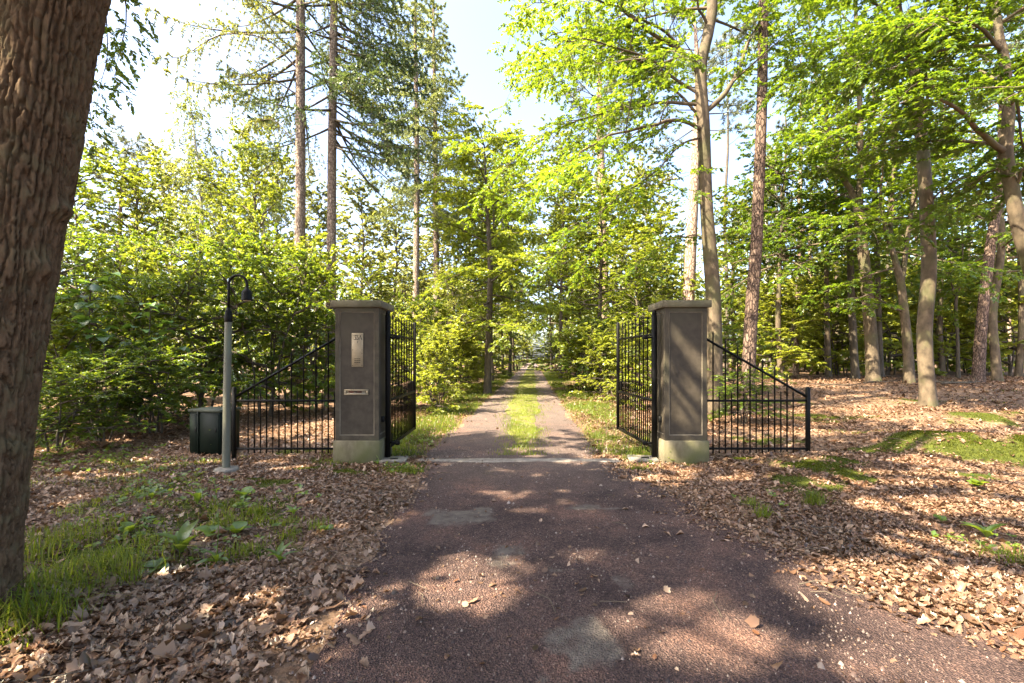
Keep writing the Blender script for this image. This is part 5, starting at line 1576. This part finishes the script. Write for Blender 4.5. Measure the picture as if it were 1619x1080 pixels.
# ----------------------------------------------------------------------------- the far wood that reads as one mass
rng = np.random.default_rng(201)
g = Geo()
tx, ty = [], []
while len(tx) < 262:
    y = rng.uniform(46, 105); x = rng.uniform(-1, 1) * (y * 1.25 + 8)
    if len(tx) >= 230:
        y = rng.uniform(135, 165); x = float(road_c(y)) + rng.uniform(-45, 45)
    elif abs(x - float(road_c(y))) < 3.8 or (y > 92 and abs(x - float(road_c(y))) < 16):
        continue
    tx.append(x); ty.append(y)
for x, y in zip(tx, ty):
    h = rng.uniform(11, 17) * (.85 + .25 * (x > 0)); rad = rng.uniform(2.2, 4.0); z0 = float(gz(x, y))
    n = 260
    u_ = nrm(rng.normal(size=(n, 3))) * (rng.uniform(.25, 1, (n, 1)) ** .45)
    zc, zr = h * .56, h * .46
    lob = 1 + .35 * np.sin(u_[:, :1] * 5 + x) * np.sin(u_[:, 2:] * 6 + y)
    p = np.array([x, y, z0 + zc]) + u_ * np.array([rad, rad, zr]) * lob
    V, F = leaves_at(rng, p, nrm(rng.normal(size=(n, 3)) + UP * .1), .72 * rng.uniform(.6, 1.3, n), .6, .6)
    g.add(V, F, 0)
    g.tube(np.array([[x, y, z0 - .1], [x + rng.normal() * .2, y, z0 + h * .5], [x, y, z0 + h * .9]]), [.22, .17, .05], 5, 1, caps=False)
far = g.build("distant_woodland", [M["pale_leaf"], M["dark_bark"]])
tag(far, "mass of pale green far wood behind the nearer trees", None, None, "stuff")

# ----------------------------------------------------------------------------- leaf litter, grit, grass, moss
def in_view(x, y, m=.6):
    return np.abs(x) < 1.16 * y + m


def scatter(rng, n, ylo, yhi, dens, m=.6):
    """n trial points spread evenly over the visible ground between two distances, kept where dens(x, y) beats a random number"""
    y = np.sqrt(rng.uniform(ylo ** 2, yhi ** 2, n)); x = rng.uniform(-1, 1, n) * (1.16 * y + m)
    k = rng.random(n) < dens(x, y)
    return x[k], y[k]


def litter_dens(x, y):
    d = drive_mask(x, y)
    road_far = np.where(y > 6.9, (1 - sstep(1.1, 1.7, np.abs(x - road_c(y)))), 0)
    road = np.maximum(d * (y < 7.2), road_far)
    clump = .55 + .45 * sstep(.35, .6, fbm(x * 1.3, y * 1.3, 55))
    v = (1 - .992 * road) * (1 - .80 * np.clip(grass_mask(x, y), 0, 1)) * (1 - .97 * np.clip(moss_mask(x, y) * 1.2, 0, 1)) * clump
    pil = (((x + 2.2) / .31) ** 2 + ((y - 6.81) / .31) ** 2 < 1.6) | (((x - 2.48) / .31) ** 2 + ((y - 6.81) / .31) ** 2 < 1.6)
    return np.where(pil, 0, v)


def dry_leaves(rng, x, y, L, detail, lift=.03, tilt=.38):
    n = len(x)
    yaw = rng.uniform(0, 6.28, n); t1 = rng.normal(size=n) * tilt; t2 = rng.normal(size=n) * tilt
    L = L * rng.lognormal(-.06, .36, n); Wd = L * rng.uniform(.42, .72, n)
    c1 = rng.normal(size=n) * .42 + .15; c2 = rng.normal(size=n) * .35
    if detail:
        u = np.array([0, .30, .58, .80, 1.0, .16, .30, .44, .58, .72, .86, .16, .30, .44, .58, .72, .86])
        v = np.array([0, 0, 0, 0, 0, .20, .42, .34, .50, .34, .30, -.20, -.42, -.34, -.50, -.34, -.30])
        tri = np.array([(0, 1, 5), (5, 1, 6), (6, 1, 7), (1, 2, 7), (7, 2, 8), (8, 2, 9), (2, 3, 9), (9, 3, 10), (3, 4, 10), (0, 11, 1), (11, 12, 1), (12, 13, 1), (1, 13, 2), (13, 14, 2), (14, 15, 2), (2, 15, 3), (15, 16, 3), (3, 16, 4)])
        jit = rng.normal(size=(n, 17)) * .04
        Wd = Wd * 1.15
    else:
        u = np.array([0, .45, 1.0, .45]); v = np.array([0, -.5, 0, .5]); tri = np.array([(0, 1, 2), (0, 2, 3)]); jit = rng.normal(size=(n, 4)) * .05
    X_ = (u[None] - .5 + jit * .6) * L[:, None]; Y_ = v[None] * Wd[:, None] * (1 + jit)
    Z_ = c1[:, None] * (np.abs(v)[None] ** 2 * 3.2) * Wd[:, None] + c2[:, None] * ((u[None] - .5) ** 2) * L[:, None] + jit * L[:, None] * .5
    Z_ = Z_ + X_ * t1[:, None] + Y_ * t2[:, None]
    cx, sx = np.cos(yaw)[:, None], np.sin(yaw)[:, None]
    base = gz(x, y) + .004 + rng.uniform(0, lift, n)
    zmin = Z_.min(1)
    V = np.stack([x[:, None] + X_ * cx - Y_ * sx, y[:, None] + X_ * sx + Y_ * cx, (base - zmin * .45)[:, None] + Z_], -1)
    k = V.shape[1]
    return V.reshape(-1, 3), (np.arange(n)[:, None, None] * k + tri[None]).reshape(-1, 3)


rng = np.random.default_rng(301)
g = Geo()
x, y = scatter(rng, 38000, 1.5, 3.2, litter_dens, .4)
g.add(*dry_leaves(rng, x, y, .044, True, .014, .36))
x, y = scatter(rng, 124000, 3.2, 7.0, litter_dens, .4)
g.add(*dry_leaves(rng, x, y, .038, False, .010, .32))
x, y = scatter(rng, 100000, 7.0, 13.5, litter_dens, .4)
g.add(*dry_leaves(rng, x, y, .050, False, .012, .32))
x, y = scatter(rng, 52000, 13.5, 27, lambda a, b: litter_dens(a, b) * (a > -3), .4)
g.add(*dry_leaves(rng, x, y, .085, False, .02, .3))
# crumbs blown on to the drive
def crumbs(x, y):
    return drive_mask(x, y) * (y < 6.9) * (.25 + .75 * sstep(.45, .62, fbm(x * 2.2, y * 2.2, 57))) * (.30 + .70 * sstep(.5, 1.4, np.abs(x - .45 - .12 * np.maximum(6 - y, 0))))
x, y = scatter(rng, 40000, 1.6, 6.9, crumbs)
g.add(*dry_leaves(rng, x, y, .013, False, .004, .2))
x, y = scatter(rng, 40000, 1.5, 5, litter_dens, .4)
g.add(*dry_leaves(rng, x, y, .022, False, .025, .4))
litter = g.build("leaf_litter", M["dry_leaf"])
tag(litter, "thick layer of dry brown leaves over the ground on both sides of the drive", None, None, "stuff")

# single leaves that lie by themselves on the drive
lv = []
for k in range(6):
    gg = Geo(); V, F = dry_leaves(np.random.default_rng(400 + k), np.array([0.0]), np.array([4.0]), .07, True, .002, .12)
    V = V - np.array([0, 4, float(V[:, 2].min())]); gg.add(V, F); lv.append(gg.mesh("fallen_leaf", M["dry_leaf"]))
for k, (px, py, sc_, lab) in enumerate((
        (721, 922, .8, "pale curled leaf on the dark drive just above the thin sun streak"), (936, 917, .75, "light leaf on the drive beside the upper grey worn patch"),
        (663, 985, .9, "brown leaf lying alone on the dark left half of the drive"), (708, 1045, .8, "pale brown leaf nearest the camera on the left half of the drive"),
        (1195, 1005, .8, "small leaf on the dark drive just right of the big sun spot"), (1035, 1045, .7, "brown leaf on the drive right of the lowest grey worn patch"),
        (880, 983, .7, "brown leaf at the left rim of the lowest grey worn patch"), (768, 812, .8, "light leaf on the uppermost left grey worn patch"),
        (943, 838, .7, "small pale leaf on the drive below the long grey streak"), (1110, 905, .7, "little leaf on the drive above the big sun spot"))):
    xx, yy = gpt(px, py)
    o = link("fallen_leaf", lv[k % 6], None, (xx, yy, float(gz(xx, yy)) + .016)); o.rotation_euler = (0, 0, rng.uniform(0, 6.28)); o.scale = (sc_ * .8,) * 3
    tag(o, lab, "leaf", "single leaves on the drive")

# loose grit on the drive
rng = np.random.default_rng(302)
x, y = scatter(rng, 60000, 1.7, 7.5, lambda a, b: drive_mask(a, b) * (.4 + .6 * sstep(.4, .65, fbm(a * 1.6, b * 1.6, 58))))
n = len(x)
r_ = .0042 * rng.lognormal(0, .42, n) * (1 + .06 * y)
a0 = rng.uniform(0, 6.28, n)
V = np.stack([np.stack([x + r_ * np.cos(a0 + q * 1.571) * rng.uniform(.7, 1.3, n), y + r_ * np.sin(a0 + q * 1.571) * rng.uniform(.7, 1.3, n), gz(x, y) + .004 + r_ * .2], -1) for q in range(4)] + [np.stack([x, y, gz(x, y) + .012 + r_ * rng.uniform(.5, 1.1, n)], -1)], 1)
g = Geo(); g.add(V.reshape(-1, 3), (np.arange(n)[:, None, None] * 5 + np.array([(0, 1, 4), (1, 2, 4), (2, 3, 4), (3, 0, 4)])[None]).reshape(-1, 3))
M["grit"] = leaf_mat("grit_stone", [(.035, .026, .026), (.07, .046, .042), (.11, .075, .065), (.16, .12, .10), (.27, .22, .19)], [(.02, .02, .02), (.05, .04, .04)], .01, noise=1.0, gloss=.03)
tag(g.build("loose_grit", M["grit"]), "loose reddish grit lying on the drive", None, None, "stuff")


def blades(rng, x, y, h, w, segs, bend=.5, zoff=0.0):
    n = len(x)
    if n == 0:
        return np.zeros((0, 3)), np.zeros((0, 3), int)
    a = rng.uniform(0, 6.28, n); d = np.stack([np.cos(a), np.sin(a), 0 * a], 1); s = np.stack([-d[:, 1], d[:, 0], 0 * a], 1)
    h = h * rng.uniform(.5, 1.35, n); b = bend * rng.uniform(.1, 1.5, n)
    o = np.stack([x, y, gz(x, y) + zoff - .005], 1)
    hh, bb, ww = h[:, None], b[:, None], (w * rng.uniform(.7, 1.3, n))[:, None]
    if segs == 1:
        V = np.stack([o - s * ww * .5, o + s * ww * .5, o + UP * hh * .92 + d * hh * bb * .6], 1)
        return V.reshape(-1, 3), np.arange(3 * n).reshape(-1, 3)
    m = o + UP * hh * .62 + d * hh * bb * .25; tip = o + UP * hh * np.maximum(.95 - .35 * bb, .25) + d * hh * bb * .85
    V = np.stack([o - s * ww * .5, o + s * ww * .5, m + s * ww * .42, m - s * ww * .42, tip], 1)
    k = np.arange(n)[:, None, None] * 5
    return V.reshape(-1, 3), (k + np.array([(0, 1, 2), (0, 2, 3), (3, 2, 4)])[None]).reshape(-1, 3)


rng = np.random.default_rng(303)
g = Geo()
# strip between the tracks
yy = 6.95 + (44 - 6.95) * rng.random(34000) ** 1.7
c_ = road_c(yy) + .06 + .10 * (1 - sstep(9, 14, yy)); hwid = (.36 + .32 * sstep(8, 15, yy)) + .10 * (fbm(yy * 1.1, yy * 0, 15) - .5) * 2
xx = c_ + hwid * np.clip(rng.normal(size=len(yy)) * .55, -1.5, 1.5)
k = rng.random(len(yy)) < (.16 + .84 * sstep(7.3, 9.6, yy)) * (.12 + .88 * sstep(.34, .60, fbm(xx * 2, yy * 1.2, 19)))
g.add(*blades(rng, xx[k], yy[k], .06, .010, 1, .8, .02))
# verges
yy = 6.9 + (40 - 6.9) * rng.random(60000) ** 1.6
xx = road_c(yy) + np.where(rng.random(len(yy)) < .5, -1, 1) * rng.uniform(1.15, 3.0, len(yy))
k = rng.random(len(yy)) < verge(xx, yy) * (.30 + .70 * sstep(.34, .58, fbm(xx * .9, yy * .5, 41)))
g.add(*blades(rng, xx[k], yy[k], .11, .011, 1, .7))
# patches near the camera
def in_items(rng, items, per_m2):
    xs_, ys_ = [], []
    for cx_, cy_, rx, ry, s_ in items:
        n = int(4 * rx * ry * 1.4 * per_m2 * s_)
        xs_.append(cx_ + rng.uniform(-1.2, 1.2, n) * rx); ys_.append(cy_ + rng.uniform(-1.2, 1.2, n) * ry)
    return np.concatenate(xs_), np.concatenate(ys_)
x, y = in_items(rng, GRASSY, 3400)
k = rng.random(len(x)) < patches(x, y, GRASSY) * (.06 + .94 * sstep(.46, .70, fbm(x * 3.2, y * 3.2, 23)))
g.add(*blades(rng, x[k], y[k], .075, .0055, 2, .8))
# long tuft at the foot of the oak and a few on the right
for (px, py, r, n, h) in ((85, 955, .26, 260, .19), (60, 1000, .18, 200, .19), (130, 915, .30, 200, .16), (185, 905, .26, 170, .19), (60, 890, .2, 130, .24), (205, 930, .10, 50, .27), (130, 860, .3, 160, .16), (230, 870, .2, 70, .18), (1290, 800, .10, 130, .17), (1205, 818, .06, 60, .14), (1185, 800, .08, 60, .12), (1590, 880, .15, 90, .12), (385, 880, .1, 110, .12), (350, 840, .14, 120, .12), (405, 815, .1, 130, .12), (455, 850, .12, 100, .10), (500, 835, .10, 60, .10), (640, 745, .22, 300, .07), (1010, 742, .18, 160, .07)):
    cx_, cy_ = gpt(px, py)
    q = rng.normal(size=(n, 2)) * r * .55
    g.add(*blades(rng, cx_ + q[:, 0], cy_ + q[:, 1] * .8, h, .0058, 2, 1.25))
tag(g.build("grass", M["grass"]), "green grass on the middle strip, the verges and in tufts among the leaves", None, None, "stuff")
g = Geo()
x, y = in_items(rng, MOSS, 4200)
k = rng.random(len(x)) < moss_mask(x, y) * (.12 + .88 * sstep(.36, .58, fbm(x * 2.4, y * 2.4, 29))); x, y = x[k], y[k]
g.add(*blades(rng, x, y, .022, .010, 1, .9))
x, y = scatter(rng, 60000, 13, 25, lambda a, b: (a > 3) * sstep(.62, .75, fbm(a * .6, b * .6, 87)) * .5)
g.add(*blades(rng, x, y, .05, .03, 1, .9))
tag(g.build("moss", M["moss"]), "low green moss cushions on the ground by the pillars and on the bank", None, None, "stuff")

# twigs lying about
rng = np.random.default_rng(304)
g = Geo(); n = 420
x, y = scatter(rng, n, 1.8, 11, lambda a, b: .25 + .75 * litter_dens(a, b))
a = rng.uniform(0, 6.28, len(x)); L = rng.uniform(.06, .30, len(x))
zz = gz(x, y) + .03
P = np.stack([np.stack([x, y, zz], 1), np.stack([x + L * .5 * np.cos(a), y + L * .5 * np.sin(a), zz + .012], 1), np.stack([x + L * np.cos(a + .25), y + L * np.sin(a + .25), zz - .002], 1)], 1)
g.tubes(P, np.full((len(x), 3), .0032), 4)
tag(g.build("fallen_twig_litter", M["twig"]), "thin dead twigs strewn through the leaf litter", None, None, "stuff")

# low seedlings and clover-like ground cover among the leaves
rng = np.random.default_rng(306)
COVER = [gp(420, 790, .5, .35), gp(330, 815, .7, .4), gp(260, 770, .9, .5, .8), gp(180, 800, .7, .4, .7), gp(400, 870, .35, .22), gp(470, 845, .3, .2, .8), gp(250, 880, .4, .25, .8), gp(130, 860, .6, .35, .8), gp(180, 735, 1.4, .6, .7),
         gp(90, 720, 1.4, .8), gp(60, 680, 1.6, .9), gp(1200, 800, .3, .25, .7), gp(1290, 800, .35, .2, .7), gp(1590, 860, .5, .25, .8), gp(1550, 765, .5, .25, .8), gp(620, 745, .4, .25, .7), gp(1020, 738, .35, .2, .7), gp(660, 700, .6, .6, .8), gp(690, 650, .8, 1.5, .8), gp(960, 660, .8, 1.5, .7)]
x, y = in_items(rng, COVER, 75)
k = rng.random(len(x)) < patches(x, y, COVER) * (.15 + .85 * sstep(.40, .62, fbm(x * 2.6, y * 2.6, 93)))
x, y = x[k], y[k]
nl = 6
px_, py_ = np.repeat(x, nl), np.repeat(y, nl)
az_ = rng.uniform(0, 6.28, len(px_)); el_ = rng.uniform(.05, .9, len(px_)); ht_ = np.repeat(rng.uniform(.01, .09, len(x)), nl) * rng.uniform(.3, 1.1, len(px_))
ax_ = np.stack([np.cos(az_) * np.cos(el_), np.sin(az_) * np.cos(el_), np.sin(el_) * .6], 1)
V, F = leaves_at(rng, np.stack([px_, py_, gz(px_, py_) + .012 + ht_], 1), nrm(ax_), rng.uniform(.025, .065, len(px_)), .62, .35)
g = Geo(); g.add(V, F)
tag(g.build("low_weeds", M["herb_leaf"]), "low green seedlings and weeds growing through the dry leaves", None, None, "stuff")

# ----------------------------------------------------------------------------- single plants
def leaf_blade(L, wd, n=6, arch=.35, cup=.18, lobed=0):
    """one broad leaf along +X from the origin, arching over"""
    u = np.linspace(0, 1, n)
    w = wd * np.sin(np.pi * np.clip(u * .93 + .06, 0, 1)) ** .8
    if lobed:
        w = w * (1 + .28 * np.cos(np.arange(n) * math.pi))
    z = arch * L * (u * .9 - 1.35 * u ** 2)
    V = np.concatenate([np.stack([u * L, w * .5, z + cup * w], 1), np.stack([u * L, 0 * u, z], 1), np.stack([u * L, -w * .5, z + cup * w], 1)])
    F = []
    for r in range(2):
        for i in range(n - 1):
            F.append((r * n + i, (r + 1) * n + i, (r + 1) * n + i + 1, r * n + i + 1))
    g = Geo(); g.add(V, F)
    return g


rosette_leaf = leaf_blade(.17, .055, 7, .45).mesh("leaf", M["herb_leaf"], True)
round_leaf = leaf_blade(.13, .10, 7, .3, .12).mesh("leaf", M["herb_leaf"], True)
small_leaf = leaf_blade(.055, .026, 5, .3).mesh("leaf", M["herb_leaf"], True)


def weed(label, px, py, mesh, n, s, seed, up=(.25, .9), stem=None, name="weed_plant"):
    rng = np.random.default_rng(seed)
    x, y = gpt(px, py)
    t = thing(name, label, "weed", (x, y, float(gz(x, y)) + .015), 0, "weeds among the dry leaves")
    for k in range(n):
        o = link("leaf", mesh, t, (0, 0, .01 + .006 * (k % 3)))
        o.rotation_euler = (rng.normal() * .25, -rng.uniform(*up), k * 6.28 / n + rng.normal() * .35)
        q = s * rng.uniform(.65, 1.2); o.scale = (q, q, q)
    if stem:
        P = np.array([[0, 0, 0], [.01, .01, stem * .5], [-.015, .0, stem]])
        g = Geo(); g.tube(smooth_path(P, 8), np.linspace(.004, .0018, 8), 5); g.build("stem", M["herb_leaf"], t)
        for k in range(int(stem / .045)):
            z = .06 + k * .045
            if z > stem:
                break
            o = link("leaf", small_leaf, t, (0, 0, z)); o.rotation_euler = (0, -rng.uniform(.1, .7), k * 2.4); q = rng.uniform(.5, 1.1); o.scale = (q, q, q)
    return t


weed("tall upright leafy weed left of the drive, in line with the lamp post foot", 288, 880, rosette_leaf, 8, 1.25, 501, (.5, 1.2))
weed("single flat round-leaved weed lying on the litter right of the long grass tuft", 245, 908, round_leaf, 4, .95, 502, (.1, .4))
weed("thin tall stem rising alone from the leaves below the lamp post", 342, 895, rosette_leaf, 5, .8, 503, (.3, .9), .62)
weed("light green rosette standing nearest the drive edge", 441, 893, rosette_leaf, 7, .75, 504, (.5, 1.1))
weed("leafy weed just below the lamp post foot, to its right", 385, 790, round_leaf, 8, .85, 505, (.3, .9))
weed("narrow-leaved weed left of the lamp post foot", 312, 806, rosette_leaf, 6, 1.0, 506, (.6, 1.3))
weed("broad-leaved weed between the tall thin stem and the drive", 375, 848, round_leaf, 7, 1.0, 507, (.3, .8))
weed("small round weed alone on the bare litter by the drive edge", 518, 842, round_leaf, 5, .55, 508, (.2, .6))
weed("spreading weed below the tall thin stem", 335, 850, round_leaf, 7, .9, 509, (.2, .6))
weed("low weed under the left railing's outer end", 240, 795, rosette_leaf, 7, .9, 510, (.3, .9))
weed("weed at the edge of the faint grass patch, right of the oak", 205, 850, round_leaf, 6, .9, 511, (.3, .8))
weed("small weed close to the moss left of the 33A pillar", 465, 818, rosette_leaf, 6, .7, 512, (.4, 1.0))
weed("pale sprig standing in front of the green cabinet", 336, 715, small_leaf, 6, 1.2, 513, (.3, .9), .5)
weed("little sprig at the front corner of the 33A pillar's plinth", 597, 736, small_leaf, 6, 1.2, 514, (.3, 1.0), .13)
weed("little sprig against the bare pillar's plinth", 1058, 732, small_leaf, 6, 1.3, 515, (.3, 1.0), .16)
weed("lone green seedling in the sunlit leaves right of the drive", 1487, 822, round_leaf, 4, .55, 516, (.3, .8))
weed("leafy weed at the foot of the mossy bank", 1545, 770, round_leaf, 9, 1.1, 517, (.3, .9))
weed("weed in the leaf litter near the right border", 1560, 850, rosette_leaf, 8, 1.0, 518, (.3, .9))

# sapling with big leaves beside the oak
def sapling(label, px, d, h, seed, n, leaf_s):
    rng = np.random.default_rng(seed)
    x = (px - CX) * d / F_PX
    t = thing("sapling", label, "sapling", (x, d, float(gz(x, d))))
    P = smooth_path(np.array([[0, 0, -.05], [.06, .02, h * .35], [-.03, .05, h * .7], [.05, 0, h]]), 16)
    g = Geo(); g.tube(P, np.linspace(.022, .006, 16), 7); g.build("stem", M["dark_bark"], t, True)
    me = leaf_blade(.20, .17, 8, .5, .10, 0).mesh("leaf", M["big_leaf"], True)
    k = 0
    while k < n:
        f = .45 + .57 * k / n
        p = np.array([np.interp(min(f, 1) * h, P[:, 2], P[:, c]) for c in range(3)])
        a = k * 2.4 + rng.normal() * .4
        L = rng.uniform(.25, .75) * (1.15 - .6 * f)
        q = p + np.array([math.cos(a), math.sin(a), .35]) * L
        g = Geo(); g.tube(smooth_path(np.array([p, (p + q) / 2 + UP * .06, q]), 6), np.linspace(.006, .003, 6), 4); tw = g.build("twig", M["dark_bark"], t)
        for m in range(4):
            o = link("leaf", me, tw, tuple(q if m < 3 else (p + q) / 2))
            o.rotation_euler = (rng.normal() * .3, rng.uniform(-.25, .35), a + (m - 1) * .9 + rng.normal() * .2)
            s = leaf_s * rng.uniform(.7, 1.2); o.scale = (s, s, s)
        k += 1
    return t


sapling("young sapling with very large soft leaves close beside the oak trunk", 140, 8.6, 2.95, 601, 22, 1.15)
sapling("second large-leaved sapling with flat pale leaves further from the oak", 235, 9.2, 2.55, 602, 12, 1.0)

# dead wood on the right
def fallen_branch(label, px, py, d, L, rz, seed, r=.03, name="fallen_branch"):
    rng = np.random.default_rng(seed)
    x = (px - CX) * d / F_PX; z = float(gz(x, d))
    t = thing(name, label, "dead branch", (x, d, z), rz)
    P = smooth_path(np.array([[-L / 2, 0, .03], [-L * .2, .05, .06], [L * .15, -.04, .05], [L / 2, .06, .09]]), 14)
    g = Geo(); g.tube(P, np.linspace(r, r * .35, 14), 7); g.build("stem", M["dark_bark"], t, True)
    for k in range(5):
        p = P[3 + 2 * k]; a = rng.uniform(-1, 1)
        q = p + np.array([math.cos(a) * .5, math.sin(a * 2) * .4, rng.uniform(.05, .4)]) * L * .3
        g = Geo(); g.tube(smooth_path(np.array([p, (p + q) / 2 + rng.normal(size=3) * .03, q]), 6), np.linspace(r * .4, r * .12, 6), 5); g.build("side_twig", M["dark_bark"], t)
    return t


fallen_branch("dead branch with upturned twigs lying at the pale forked beech's foot", 1392, 612, 20.0, 2.2, .35, 701, .035)
fallen_branch("long dead branch lying flat left of the pale forked beech", 1330, 622, 18.5, 1.6, -.1, 702, .03)
fallen_branch("dark dead branch heaped against the reddish pine's foot", 1520, 618, 19.3, 2.0, .15, 703, .05)
fallen_branch("second dead branch crossing the heap by the reddish pine", 1500, 614, 19.8, 1.6, -.4, 704, .04)
fallen_branch("thin dead twig lying at the edge of the drive on the right", 1330, 955, 2.85, .45, -.5, 705, .004)
